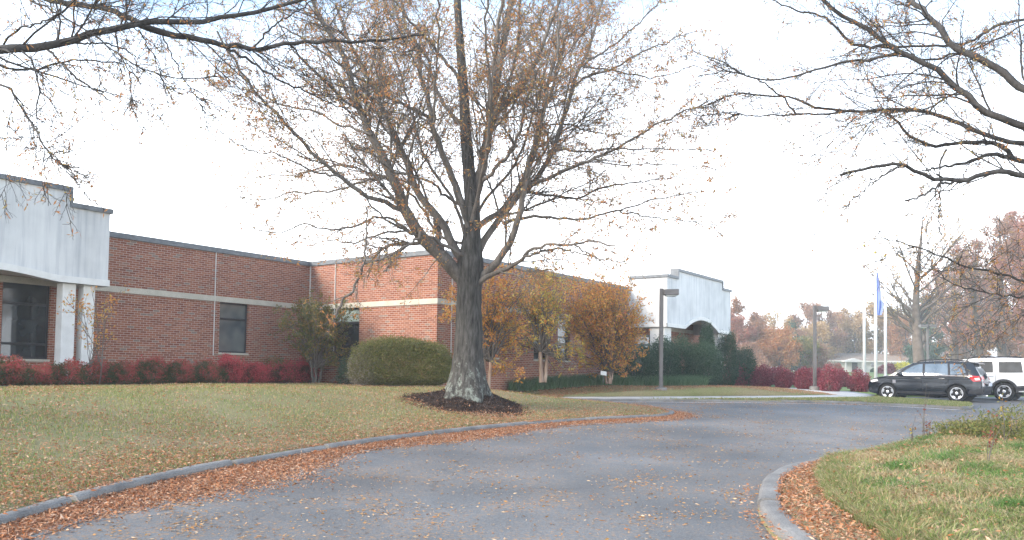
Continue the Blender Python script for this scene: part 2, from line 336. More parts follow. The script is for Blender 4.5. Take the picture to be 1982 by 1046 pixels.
def sample_on(P, n, rg, lo=.2):
    Mn, K, _ = P.shape; pi = rg.integers(0, Mn, n); x = (lo+(1-lo)*rg.uniform(0, 1, n))*(K-1)*.999; i = x.astype(int); fr = (x-i)[:, None]
    return P[pi, i]*(1-fr)+P[pi, i+1]*fr

# ------------------------------------------------------------------ setting: ground, road, lawns, kerbs
def smooth(t): t = np.clip(t, 0, 1); return t*t*(3-2*t)
def seg_dist(x, y, line):
    d = np.full(np.shape(x), 1e9)
    for a, b in zip(line, line[1:]):
        vx, vy = b[0]-a[0], b[1]-a[1]; t = np.clip(((x-a[0])*vx+(y-a[1])*vy)/(vx*vx+vy*vy+1e-12), 0, 1)
        d = np.minimum(d, np.hypot(x-a[0]-t*vx, y-a[1]-t*vy))
    return d
def inside(x, y, poly):
    r = np.zeros(np.shape(x), bool); n = len(poly)
    for i in range(n):
        x0, y0 = poly[i][:2]; x1, y1 = poly[(i+1) % n][:2]
        c = ((y0 > y) != (y1 > y)); r ^= c & (x < (x1-x0)*(y-y0)/((y1-y0) if y1 != y0 else 1e-9)+x0)
    return r
def sheet(name, poly, zf, mat, step=.5, kind='structure', skirt=.3):
    poly = [tuple(p[:2]) for p in poly]; dense = []
    for a, b in zip(poly, poly[1:]+poly[:1]):
        k = max(1, int(math.dist(a, b)/step)); dense += [(a[0]+(b[0]-a[0])*i/k, a[1]+(b[1]-a[1])*i/k) for i in range(k)]
    xs = [p[0] for p in dense]; ys = [p[1] for p in dense]
    gx, gy = np.meshgrid(np.arange(min(xs), max(xs), step), np.arange(min(ys), max(ys), step)); gx = gx.ravel()+.013; gy = gy.ravel()+.017
    ok = inside(gx, gy, dense) & (seg_dist(gx, gy, dense+dense[:1]) > step*.35); pts = dense+list(zip(gx[ok], gy[ok]))
    r = delaunay_2d_cdt([Vector(p) for p in pts], [], [list(range(len(dense)))], 1, 1e-5)
    v = np.array([(p.x, p.y) for p in r[0]]); z = zf(v[:, 0], v[:, 1]); V = np.column_stack([v, z])
    F = np.array([f for f in r[2] if len(f) == 3]); e = np.concatenate([F[:, [0, 1]], F[:, [1, 2]], F[:, [2, 0]]]); key = {}
    for a, b in e.tolist(): key[(a, b)] = 1
    bd = np.array([(a, b) for a, b in key if (b, a) not in key]); n = len(V)      # a skirt closes the sheet's edge down into the soil
    V = np.concatenate([V, V-np.array([[0, 0, skirt]])]); me = npmesh(name, V, [F, np.column_stack([bd[:, 1], bd[:, 0], bd[:, 0]+n, bd[:, 1]+n])], True)
    o = link(name, me, mat); 
    if kind: o['kind'] = kind
    return o
KH = .11
def px_line(pts, dz=KH): return [gnd(x, y, dz) for x, y in pts]
def cat(pts, n):                                           # smooth a traced line
    return [Vector(p) for p in resample([(*p[:2], p[2]) for p in pts], n)]
kerbA = cat(px_line([(-420, 1120), (-200, 1055), (0, 1003), (130, 965), (240, 937), (400, 901), (505, 883), (640, 861), (750, 846), (900, 829), (1050, 815), (1150, 808), (1250, 803.5), (1285, 801), (1301, 797.5), (1303, 794), (1292, 791), (1270, 788.5), (1200, 782), (1140, 776), (1085, 770.5)]), 90)
walkFront = cat(px_line([(1078, 770), (1150, 771.5), (1250, 772.2), (1330, 772.8), (1450, 774), (1580, 776), (1700, 779.5), (1800, 784), (1862, 787.5)]), 40)
islandEnd = px_line([(1880, 786.5), (1883, 783), (1876, 780)])
islandBack = px_line([(1800, 774.5), (1740, 771), (1690, 768.3)])
walkTopF = px_line([(1078, 769.9), (1200, 771.6), (1330, 772.3), (1450, 771.8), (1580, 770.8), (1690, 769.4)])
kerbB = cat(px_line([(1700, 1230), (1600, 1110), (1535, 1046), (1490, 1008), (1470, 978), (1470, 945), (1482, 920), (1510, 904), (1560, 890), (1640, 872), (1720, 855), (1800, 842), (1900, 828), (2050, 810), (2300, 795)], .12), 60)
LAWN_EDGE = [tuple(p[:2]) for p in kerbA]+[tuple(p[:2]) for p in walkFront[2:24]]
LE2 = list(LAWN_EDGE)
def lawnz(x, y):
    x = np.asarray(x, float); y = np.asarray(y, float); d = seg_dist(x, y, LE2); b = S*y+KH-.05+.045*smooth((d-.12)/.3)
    return b+np.maximum(0, 1.17-b)*smooth(d/np.interp(x, [1.5, 4.5], [5.6, 3.0]))+.02*np.sin(x*.9+y*.4)*smooth(d/2)
roadz = lambda x, y: S*np.asarray(y, float)
walkBackPts = px_line([(1094, 767.8), (1250, 767.4), (1400, 766.6), (1540, 765.6), (1622, 764.3)])
pathLow = px_line([(1600, 760.5), (1560, 756.5), (1500, 753.2), (1440, 751), (1380, 749.5)])
lawnPoly = [p for p in kerbA]+[walkBackPts[0]]+walkBackPts[1:]+pathLow
lastp = pathLow[-1]; LE2 += [tuple(p[:2]) for p in walkBackPts[-1:]+pathLow[:3]]
lawnPoly = lawnPoly+[Vector((lastp.x-1, 50, 0)), Vector((-40, 50, 0)), Vector((-40, 5, 0))]
# far sheet reaching the horizon
gx = np.array([-320, -200, -120, -60, -30, 0, 30, 60, 120, 200, 320.]); gy = np.array([-80, -60, -10, 0, 30, 60, 105, 150, 220, 300, 380.])
X, Y = np.meshgrid(gx, gy); Z = S*np.minimum(Y, 105)-.06; idx = np.arange(X.size).reshape(X.shape)
F = np.stack([idx[:-1, :-1], idx[:-1, 1:], idx[1:, 1:], idx[1:, :-1]], -1).reshape(-1, 4)
o = link('ground', npmesh('ground', np.stack([X, Y, Z], -1), F), mFar); o['kind'] = 'structure'
sheet('road', [(-45, -12), (40, -12), (60, 20), (60, 45), (28, 45), tuple(gnd(1700, 757)[:2]), tuple(gnd(1560, 757)[:2]), tuple(gnd(1078, 765)[:2]), (-2, 25), (-45, 12)], roadz, mAsphalt, 2.0)
lawn = sheet('lawn', lawnPoly, lawnz, mSoil, .55)
flat = lambda x, y: S*np.asarray(y, float)+KH-.004
# walk along the far kerb, then the branch to the entrance
walkPoly = walkTopF+px_line([(1694, 764), (1650, 758.5), (1590, 753), (1500, 749.6), (1440, 747.6), (1380, 746)])+list(reversed(pathLow))+list(reversed(walkBackPts))
sheet('pavement', walkPoly, flat, mWalk, .6)
isl = [p for p in walkTopF[2:]]+list(reversed(islandBack))[0:0]+islandBack[::-1]+islandEnd[::-1]+list(reversed(walkFront[8:]))
sheet('island_turf', isl, lambda x, y: S*np.asarray(y, float)+KH-.012, mSoil, .4)
farLawn = px_line([(1694, 764), (1650, 758.5), (1590, 753), (1500, 749.6), (1440, 747.6)])+[Vector((22, 62, 0)), Vector((60, 62, 0)), Vector((24.5, 37.5, 0))]
sheet('far_lawn', farLawn, lambda x, y: S*np.asarray(y, float)+KH-.02, mFar, 1.5)

def sweep(line, prof, mat, name, joints=(), gap=.02, kind='structure', side=1):
    """profile (offset to the lawn side, height) swept along a ground line, split at joints"""
    pts = [Vector((p[0], p[1])) for p in line]; L_ = [0]
    for a, b in zip(pts, pts[1:]): L_.append(L_[-1]+(b-a).length)
    nrmls = []
    for i in range(len(pts)):
        t = (pts[min(i+1, len(pts)-1)]-pts[max(0, i-1)]).normalized(); nrmls.append(Vector((-t.y, t.x))*side)
    cuts = [0]+[j for j in joints if 0 < j < L_[-1]]+[L_[-1]]; parts = []
    A = np.array(L_); PX = np.array([p.x for p in pts]); PY = np.array([p.y for p in pts]); NX = np.array([n.x for n in nrmls]); NY = np.array([n.y for n in nrmls])
    for a, b in zip(cuts, cuts[1:]):
        a2, b2 = a+gap/2, b-gap/2; k = max(2, int((b2-a2)/.22)); s = np.linspace(a2, b2, k)
        x, y, nx_, ny_ = (np.interp(s, A, q) for q in (PX, PY, NX, NY)); tilt = rng.uniform(-.012, .012); sh = rng.uniform(-.015, .015)
        o_ = np.array([p[0] for p in prof]); h_ = np.array([p[1] for p in prof]); m = len(prof)
        wob = .004*np.sin(s*7+rng.uniform(0, 6))+.004*rng.normal(size=k)
        V = np.stack([x[:, None]+nx_[:, None]*(o_+sh+wob[:, None]), y[:, None]+ny_[:, None]*(o_+sh+wob[:, None]), S*y[:, None]+h_[None]+tilt*(h_[None] > .02)], -1)
        id_ = np.arange(k*m).reshape(k, m); Fq = np.stack([id_[:-1, :-1], id_[:-1, 1:], id_[1:, 1:], id_[1:, :-1]], -1).reshape(-1, 4)
        parts.append((V.reshape(-1, 3), [Fq, id_[:1], id_[-1:, ::-1]] if m != 4 else [Fq, id_[:1], id_[-1:, ::-1]]))
    V, F = join(parts); return setp(link(name, npmesh(name, V, F, False), mat), kind=kind)
kp = [(.0, -.03), (.0, .055), (.008, .082), (.028, .102), (.055, .111), (.115, .111), (.135, .10), (.14, -.03)]
jA = [3.0]; 
while jA[-1] < 60: jA.append(jA[-1]+random.choice([2.1, 2.9, 3.1]))
sweep(kerbA, [(o_-.02, h) for o_, h in kp], mKerb, 'kerb', jA, .07)
sweep(kerbA, [(-.47, .004), (-.45, .012), (-.03, .006)], mKerb, 'gutter', jA, .01)
sweep(walkFront, [(o_-.02, h) for o_, h in kp], mKerb, 'kerb', jA, .015)
sweep(walkFront, [(-.42, .004), (-.40, .012), (-.03, .008)], mWalk, 'gutter', jA, .01)
sweep([walkFront[-1]]+islandEnd+islandBack, [(o_-.02, h) for o_, h in kp], mKerb, 'kerb', [], .0)
kb = [(.0, -.03), (.0, .07), (.01, .10), (.04, .12), (.08, .128), (.20, .125), (.23, .11), (.235, -.03)]
jB = [4.2, 7.6, 11, 14, 17, 20, 24]
sweep(kerbB, kb, mKerb, 'kerb', jB, .03, side=-1)

# ------------------------------------------------------------------ the building
AX = Vector((.585, .811)); BX = Vector((.811, -.585)); P1 = Vector((-2.48, 26.8)); BRZ = math.atan2(-.585, .811)
def hit(px, py, plane, val):
    """where the line of sight of a pixel meets the building plane p=val or q=val -> (p, q, z)"""
    d = ray(px, py); e = Vector((-P1.x, -P1.y)); ep, eq = e.dot(BX), e.dot(AX); dh = Vector((d.x, d.y)); dp, dq = dh.dot(BX), dh.dot(AX)
    t = (val-ep)/dp if plane == 'p' else (val-eq)/dq
    return (ep+dp*t, eq+dq*t, EYE+d.z*t)
def bworld(p, q, z=0): v = P1+BX*p+AX*q; return Vector((v.x, v.y, z))
LW = 6.3; PL = -LW+1.5; PR = 1.96
TOP, CB, B1, B0, SILL, G0 = 5.67, 5.50, 4.04, 3.86, 2.16, .6
qL = hit(211, 480, 'p', PL)[1]; qS = hit(136, 380, 'p', PL)[1]; q1 = hit(1291, 580, 'p', PR)[1]; q2 = hit(1414, 610, 'p', PR)[1]
zlow = hit(211, 405, 'p', PL)[2]; zhigh = hit(136, 362, 'p', PL)[2]; print('portico', qL, qS, q1, q2, zlow, zhigh, hit(1291, 534, 'p', PR), hit(1312, 524, 'p', PR), hit(1414, 568, 'p', PR), hit(1291, 632, 'p', PR), hit(206, 554.5, 'p', PL))
bl_ = thing('brick_building', 'long single-storey red brick building with pale stone band behind the lawn', 'building', (P1.x, P1.y, 0), BRZ)
def wallpart(axis, c, a, b, openings, parent, z0=G0, z1=CB, th=.3, inward=-1, name='wall', mat=mBrick):
    m = MB(); op = sorted(openings); cur = a
    def bx(u0, u1, w0, w1):
        if u1-u0 < .01 or w1-w0 < .01: return
        lo, hi = sorted((c, c+inward*th))
        m.box((lo, u0, w0), (hi, u1, w1)) if axis == 'p' else m.box((u0, lo, w0), (u1, hi, w1))
    for (u0, u1, w0, w1) in op:
        bx(cur, u0, z0, z1); bx(u0, u1, z0, w0); bx(u0, u1, w1, z1); cur = u1
    bx(cur, b, z0, z1); return m.build(name, mat, parent)
mGlassL = glassmat('painted_reflection_glass', (.06, .075, .085), (.16, .17, .16), 1.1, .12)  # paler base colour imitates a reflection painted into the pane
def window(axis, c, u0, u1, z0, z1, parent, rails, inward=-1, panel=None, blind=False, label=None, glass=None):
    f = MB(); t = .055; d0, d1 = c+inward*.10, c+inward*.17
    def bx(mb, a0, a1, b0, b1, e0=d0, e1=d1):
        lo, hi = sorted((e0, e1)); mb.box((lo, a0, b0), (hi, a1, b1)) if axis == 'p' else mb.box((a0, lo, b0), (a1, hi, b1))
    bx(f, u0, u0+t, z0, z1); bx(f, u1-t, u1, z0, z1); bx(f, u0+t, u1-t, z0, z0+t); bx(f, u0+t, u1-t, z1-t, z1)
    for r in rails: bx(f, u0+t, u1-t, r-.035, r+.035)
    o = f.build('window', mFrame, parent, .006); setp(o, label)
    g = MB(); top_ = panel if panel else z1-t; bx(g, u0+t, u1-t, z0+t, top_, c+inward*.128, c+inward*.136); g.build('pane', glass or mGlass, o)
    if panel: g = MB(); bx(g, u0+t, u1-t, panel+.035, z1-t, c+inward*.118, c+inward*.134); g.build('spandrel_panel', mPanel, o)
    if blind: g = MB(); bx(g, u0+t, u1-t, rails[0]+.04, z1-t, c+inward*.112, c+inward*.126); g.build('blind', mBlind, o)
    s = MB(); bx(s, u0-.02, u1+.02, z0-.07, z0-.002, c-inward*.035, c+inward*.16); s.build('sill', mBand, o, .005)
    return o
def q_on(px, plane, val, i): return hit(px, 620, plane, val)[i]
# wall B (p=-LW), windows under the band
wB = [(q_on(425, 'p', -LW, 1), q_on(481, 'p', -LW, 1), SILL, B0), (q_on(3, 'p', -LW, 1), q_on(97, 'p', -LW, 1), 1.80, 3.95)]
b0 = wallpart('p', -LW, -30, 0, wB, bl_)
window('p', -LW, *wB[0], bl_, [hit(450, 618, 'p', -LW)[2]], glass=mGlassL)
window('p', -LW, *wB[1], bl_, [hit(50, 588, 'p', -LW)[2], hit(50, 666, 'p', -LW)[2]], label='tall three-pane dark window under the arched parapet')
wC = [(q_on(636, 'q', 0, 0), q_on(695.5, 'q', 0, 0), SILL-.25, B0)]
b1 = wallpart('q', 0, -LW-.3, 0, wC, bl_, inward=1); window('q', 0, *wC[0], bl_, [hit(690, 625, 'q', 0)[2]], inward=1, panel=hit(690, 625, 'q', 0)[2]+.02)
D_END = q1
wD = [(q_on(a, 'p', 0, 1), q_on(b, 'p', 0, 1), SILL, B0) for a, b in ((937, 966), (1034, 1061), (1080, 1104), (1150, 1170))]
DE = q2+4.2
b2 = wallpart('p', 0, .3, DE, wD, bl_)
for k, s_ in enumerate(wD): window('p', 0, *s_, bl_, [3.1], blind=k in (1, 3))
m = MB(); e = .035                                         # stone band, butted round the corners
m.box((-LW, -30, B0), (-LW+e, -.0, B1)); m.box((-LW+e, -e, B0), (e, 0, B1)); m.box((0, 0, B0), (e, DE, B1)); m.build('stone_band', mBand, bl_)
m = MB(); m.box((-LW-.35, -30, CB), (-LW+.05, -.05, TOP)); m.box((-LW-.35, -.05, CB), (.05, .35, TOP)); m.box((-.35, .35, CB), (.05, DE, TOP)); m.build('coping', mCoping, bl_, .01)
m = MB(); m.box((-LW-.3, .302, 5.1), (-.302, DE, 5.25)); m.box((-30, -30, 5.1), (-LW-.302, DE, 5.25)); m.build('roof', mRoof, bl_)
m = MB(); m.box((-30, DE-.3, G0), (-.31, DE, CB)); m.box((-30, -30, G0), (-29.7, DE-.3, CB)); m.box((-29.7, -30, G0), (-LW-.31, -29.7, CB)); m.build('wall', mBrick, bl_)
m = MB(); zt = hit(300, 685, 'p', -LW+.06)[2]; m.box((-LW, -9.2, G0), (-LW+.06, -.001, zt)); m.box((-LW+.06, -.06, G0), (.06, 0, zt-.1)); m.box((0, 0, G0), (.06, q1, zt-.12)); m.build('brick_plinth', mBrick, bl_)
for (ax, c, px) in (('p', -LW, 414), ('q', 0, 648), ('p', 0, 873), ('q', 0, 599.5)):
    m = MB(); u = q_on(px, ax, c, 1 if ax == 'p' else 0)
    m.box((c, u-.006, zt), (c+.037, u+.006, CB)) if ax == 'p' else m.box((u-.009, -.039, zt), (u+.009, 0, CB)); m.build('control_joint', mTrim, bl_)
# recess behind the two porticos
def portico(p0, pf, qa, qb, zl, zh, zb, sa, sb, arch, face_joint, sides, name_l):
    """stepped stucco parapet with an arched lower edge: outline in (q, z) extruded through p"""
    o = []; o += [(qa, zb)]+arch+[(qb, zb), (qb, zl), (sb, zl), (sb, zh), (sa, zh), (sa, zl), (qa, zl)]
    m = MB(); m.prism(o, 'x', pf-.32, pf); f = m.build('parapet', mStucco, bl_); setp(f, name_l)
    m = MB()                                              # trim along the lower edge, proud of the face
    tr = [(qa-.03, zb)]+arch+[(qb+.03, zb)]; t2 = [(q, z+.17) for q, z in tr]
    for i in range(len(tr)-1): 
        m.v += [(pf+.002, tr[i][0], tr[i][1]-.005), (pf+.05, tr[i][0], tr[i][1]-.005), (pf+.05, t2[i][0], t2[i][1]), (pf+.002, t2[i][0], t2[i][1])] if i == 0 else []
        m.v += [(pf+.002, tr[i+1][0], tr[i+1][1]-.005), (pf+.05, tr[i+1][0], tr[i+1][1]-.005), (pf+.05, t2[i+1][0], t2[i+1][1]), (pf+.002, t2[i+1][0], t2[i+1][1])]
        n = len(m.v)-8; m.f += [(n+a, n+b, n+4+b, n+4+a) for a, b in ((0, 1), (1, 2), (2, 3), (3, 0))]
    m.build('trim', mTrim, f)
    m = MB(); c0, c1 = pf-.36, pf+.06                      # coping follows the steps
    m.box((c0, qa-.06, zl), (c1, sa-.061, zl+.13)); m.box((c0, sa-.06, zl), (c1, sa-.002, zh+.13)); m.box((c0, sa-.001, zh), (c1, sb+.001, zh+.13)); m.box((c0, sb+.002, zl), (c1, sb+.06, zh+.13)); m.box((c0, sb+.061, zl), (c1, qb+.06, zl+.13))
    m.build('coping', mCoping, f)
    for q, s_ in ((qa, 1), (qb, -1)):                     # return walls
        m = MB(); a, b = sorted((q, q+.3*s_)); m.box((p0+.002, a, zb), (pf-.322, b, zl)); r = m.build('return_wall', mStucco, bl_)
        m = MB(); a, b = sorted((q-.06*s_, q+.34*s_)); m.box((p0+.052, a, zl), (pf-.362, b, zl+.13)); m.build('coping', mCoping, r)
        m = MB(); a, b = sorted((q-.05*s_, q-.002*s_)); m.box((p0+.052, a, zb-.005), (pf+.002, b, zb+.17)); m.build('trim', mTrim, r)
    m = MB(); top_ = max([z for q, z in arch])+.02
    m.box((p0+.003, qa+.302, top_), (pf-.323, qb-.302, top_+.12)); m.build('soffit', mTrim, bl_)
def archpts(qs, qe, zb, rise, n=16, pw=1.0):
    return [(qs+(qe-qs)*i/n, zb+rise*math.sin(math.pi*i/n)**pw) for i in range(n+1)]
za = hit(1350, 619, 'p', PR); zs = hit(1325, 636, 'p', PR); ze = hit(1390, 646.8, 'p', PR); ZB = 3.80
portico(0, PR, q1, q2, hit(1291, 536, 'p', PR)[2], hit(1318, 527, 'p', PR)[2], ZB, hit(1312, 560, 'p', PR)[1], hit(1398, 570, 'p', PR)[1],
        archpts(zs[1], ze[1], ZB, za[2]-ZB, pw=.9), None, None, 'streaked white stepped parapet over the arched entrance')
zc = hit(0, 521, 'p', PL); qspr = hit(115, 549.5, 'p', PL)[1]; qcen = hit(-25, 520, 'p', PL)[1]; dq = qspr-qcen
zL = hit(207, 554.5, 'p', PL)[2]
portico(-LW, PL, 2*qcen-qL, qL, zlow-.13, zhigh-.13, zL, 2*qcen-qS, qS, archpts(qcen-dq, qspr, zL, zc[2]-zL, pw=1.25), None, None, 'streaked white stepped parapet of the left wing')
def column(pc, qc, s_, z1): m = MB(); m.box((pc-s_, qc-s_, G0), (pc+s_, qc+s_, z1-.005)); return m.build('column', mTrim, bl_, .02)
for a, b in ((119, 149), (160, 186)):
    qa, qb = hit(a, 600, 'p', PL-.1)[1], hit(b, 600, 'p', PL-.1)[1]; column(PL-.1-(qb-qa)/2, (qa+qb)/2, (qb-qa)/2*.86, zL)
column(PR-.5, q1+.42, .36, ZB); column(PR-.5, q2-.95, .36, ZB); column(PR-.5, q2-.2, .17, ZB)
# entrance: dark glazed doors in the recess
m = MB(); qd0, qd1 = q1+.6, q1+2.3
m.box((.004, qd0, 1.0), (.07, qd0+.08, 3.55)); m.box((.004, qd1-.08, 1.0), (.07, qd1, 3.55)); m.box((.004, qd0+.08, 3.45), (.07, qd1-.08, 3.55)); m.box((.004, qd0+.08, 3.02), (.07, qd1-.08, 3.1)); m.box((.004, (qd0+qd1)/2-.05, 1.0), (.07, (qd0+qd1)/2+.05, 3.02))
dr = m.build('door', mFrame, bl_); m = MB(); m.box((.004, qd0+.09, 1.0), (.03, qd1-.09, 3.44)); m.build('pane', mGlass, dr)

# ------------------------------------------------------------------ lamp posts, flagpoles, small sign
mPole = noisy('brown_grey_painted_steel', [(.3, (.085, .080, .078)), (.7, (.13, .12, .115))], 3, rough=.5, spec=.4)
mLens = noisy('frosted_lens', [(.4, (.45, .45, .42)), (.6, (.55, .55, .52))], 6, rough=.3)
def lamp(px, base, topy, Y, label, head=(1,)):
    p = at(px, base, Y); h = at(px, topy, Y).z-p.z; t = thing('street_lamp', label, 'street lamp', p, 0, 'square parking lot lamp posts')
    m = MB(); m.lathe([(.24, -.3), (.24, .10), (.22, .12)], (0, 0, 0)); m.build('footing', mKerb, t)
    m = MB(); m.box((-.14, -.14, .12), (.14, .14, .145)); m.box((-.068, -.068, .146), (.068, .068, h)); m.build('pole', mPole, t, .008)
    for s_ in head:
        m = MB(); x0, x1 = sorted((.07*s_, .62*s_)); m.v += [(x0, -.2, h-.24), (x1, -.2, h-.24), (x1, .2, h-.24), (x0, .2, h-.24), (x0, -.2, h-.04), (x1, -.18, h-.02), (x1, .18, h-.02), (x0, .2, h-.04)]
        m.f += [(0, 3, 2, 1), (4, 5, 6, 7), (0, 1, 5, 4), (1, 2, 6, 5), (2, 3, 7, 6), (3, 0, 4, 7)]; hd = m.build('lamp_head', mPole, t, .012)
        m = MB(); xc = (x0+x1)/2; m.box((xc-.2, -.15, h-.29), (xc+.2, .15, h-.242)); m.build('lens', mLens, hd, .02)
    return t
lamp(1279, 757, 559, 30.7, 'grey-brown square lamp post standing before the green hedge at the entrance')
lamp(1577, 753, 592, 38.5, 'lamp post rising among the wine-red bushes left of the flagpoles')
lamp(1796, 722, 628, 62, 'distant lamp post with two heads showing above the dark car', head=(1, -1))
mFP = noisy('white_painted_pole', [(.3, (.62, .62, .64)), (.7, (.72, .72, .74))], 3, rough=.35, spec=.5)
mGold = M('gilt_ball', (.5, .38, .12), .3, 1.0)[0]
def flagm():
    m, t, b = M('blue_flag_cloth', rough=.8); v = N(t, 'ShaderNodeTexCoord').outputs['Generated']; s = N(t, 'ShaderNodeSeparateXYZ'); t.links.new(v, s.inputs[0])
    f = ramp(t, [(.30, (0, 0, 0)), (.36, (1, 1, 1)), (.66, (1, 1, 1)), (.72, (0, 0, 0))], s.outputs['Z']); g = ramp(t, [(.35, (0, 0, 0)), (.45, (1, 1, 1))], s.outputs['X'])
    c = mixc(t, mixc(t, 1.0, f.outputs[0], g.outputs[0], 'MULTIPLY'), (.20, .26, .52), (.55, .58, .66)); t.links.new(c, b.inputs['Base Color']); return m
mFlag = flagm()
for px, by, ty, Y, lab in ((1673, 726, 478, 46, 'left of the three white flagpoles, bare'), (1695, 741, 492, 41, 'white flagpole carrying the limp blue flag, middle of three'), (1714, 731, 498, 45, 'bare white flagpole right of the flag, nearest the dark car')):
    p = at(px, by, Y); h = at(px, ty, Y).z-p.z; t = thing('flagpole', lab, 'flagpole', p, 0, 'white flagpoles on the far lawn')
    m = MB(); m.tube([(0, 0, -.2), (0, 0, h*.5), (0, 0, h)], [.085, .07, .04], 12); m.build('pole', mFP, t, smooth=True)
    m = MB(); m.lathe([(.01, h), (.06, h+.03), (.08, h+.08), (.06, h+.13), (.01, h+.16)], (0, 0, 0), sides=12); m.build('finial', mGold, t, smooth=True)
    m = MB(); m.lathe([(.22, -.1), (.22, .03), (.12, .08)], (0, 0, 0), sides=16); m.build('collar', mFP, t)
    if Y == 41:
        z1, z0 = at(px, 524, Y).z-p.z, at(px, 611, Y).z-p.z; m = MB(); nz, nx = 26, 15; id_ = []
        for i in range(nz+1):
            f = i/nz; row = []; wd = (.10+.20*min(1, f*1.5))*(1-.35*max(0, f-.8)/.2)
            for j in range(nx+1):
                g = j/nx; row.append(len(m.v)); m.v.append((.06+wd*g, .075*math.sin(g*9+f*2.2)*(g+.2), z1+(z0-z1)*f-.25*g*(1-f)+.03*math.sin(f*7)))
            id_.append(row)
        for i in range(nz):
            for j in range(nx): m.f.append((id_[i][j], id_[i][j+1], id_[i+1][j+1], id_[i+1][j]))
        fl = m.build('flag', mFlag, None, smooth=True); fl.location = p; setp(fl, 'limp blue flag with a pale emblem hanging at half mast', 'flag')

# ------------------------------------------------------------------ trees built limb by limb
def branchset(defs, Y0, Kp=26, jit=.02, thin=.88):
    """defs: (pixel points, width px at start, width px at end, depth offset at start, at end)"""
    P = []; R = []
    for pts, w0, w1, d0, d1 in defs:
        n = len(pts); q = [at(x, y, Y0+d0+(d1-d0)*(i/(n-1))**1.2) for i, (x, y) in enumerate(pts)]
        P.append(resample(q, Kp, rng, jit)); f = np.linspace(0, 1, Kp); R.append((w0+(w1-w0)*f**.7)/2*thin*Y0/F0)
    return np.array(P), np.array(R)
def finish_tree(t, P, R, trunkV, barkT, barkB, leafm, rf1, rg, base, leafsize=(.09, .024), extra=None, sides=7, leafn=24000, leaf_lo=.1, d1=8, d2=7, d3=4, clump=None, keep=None, up=.15, leafbias=None, rmin=.0034):
    base = np.array(base); parts = [tubes(P, R, sides)]
    C1, R1 = spawn(P, R, d1, rg, lo=.18, ang=.75, ratio=(.2, .5), K=8, up=up, wig=.16, rfac=rf1, rmin=.006)
    if keep is not None: k = keep(C1); C1, R1 = C1[k], R1[k]
    C2, R2 = spawn(C1, R1, d2, rg, lo=.12, ang=.8, ratio=(.25, .55), K=6, up=up*.8, wig=.2, rfac=.5, rmin=.004)
    C3, R3 = spawn(C2, R2, d3, rg, lo=.1, ang=.8, ratio=(.3, .7), K=4, up=up*.5, wig=.22, rfac=.6, rmin=rmin)
    parts += [tubes(C1, R1, 5), tubes(C2, R2, 4), tubes(C3, R3, 3)]
    V, F = join(parts); link('branches', npmesh('branches', V-base, F, True), barkB, t)
    if trunkV is not None: V, F = trunkV; link('trunk', npmesh('trunk', V-base, F, True), barkT, t)
    q = sample_on(C3, leafn, rg, leaf_lo)
    if leafbias is not None: q = q[leafbias(q)]
    V, F = leaf_geo(q, leafsize[0], leafsize[1], rg, dirs=np.tile([[0, 0, -.5]], (len(q), 1))+rg.normal(size=(len(q), 3))*.8)
    link('crown', npmesh('crown', V-base, F), leafm, t); print('tree', len(C1), len(C2), len(C3), len(q))
# --- the big oak on the lawn
OY = 20.0; ob = at(902, 766, OY); zg = float(lawnz(ob.x, OY)); print('oak base', ob, zg)
oak = thing('oak_tree', 'big lichen-covered oak with rusty leaves standing in a mulch ring on the lawn', 'tree', (ob.x, ob.y, ob.z-.12))
tr = [(902, 800, 52), (902, 775, 47), (903, 750, 40), (905, 715, 31.5), (906.5, 680, 27.5), (907, 640, 25.5), (907.5, 600, 24), (908, 565, 23.5), (909, 540, 26.5), (910, 515, 25), (911, 490, 20.5), (913, 460, 17), (914, 420, 15), (912, 380, 13.5), (908, 340, 12), (905, 300, 11.5), (901, 250, 10.5), (898, 190, 9.5), (893, 120, 8.5), (888, 50, 7.5), (884, -30, 6.5), (882, -130, 5), (884, -230, 3), (886, -300, 1)]
p = resample([at(x, y, OY) for x, y, r in tr], 90); rr = np.interp(np.linspace(0, 1, 90), np.concatenate([[0], np.cumsum([math.dist(a[:2], b[:2]) for a, b in zip(tr, tr[1:])])])/sum(math.dist(a[:2], b[:2]) for a, b in zip(tr, tr[1:])), [r for *_, r in tr])*OY/F0
sd = 28; a = np.arange(sd)*2*math.pi/sd; zrel = p[:, 2]-p[8, 2]
lob = 1+(.05+.16*np.exp(-np.maximum(p[:, 2]-ob.z, 0)/.28))[:, None]*(np.sin(a*5+.6)*.6+np.sin(a*8+2)*.4)[None]+.018*rng.normal(size=(90, sd))
V = np.stack([p[:, 0, None]+np.cos(a)*rr[:, None]*lob, p[:, 1, None]+np.sin(a)*rr[:, None]*lob, np.repeat(p[:, 2, None], sd, 1)], -1)
idx = np.arange(90*sd).reshape(90, sd); nx = np.roll(idx, -1, 1); trunkO = (V.reshape(-1, 3), np.stack([idx[:-1], nx[:-1], nx[1:], idx[1:]], -1).reshape(-1, 4))
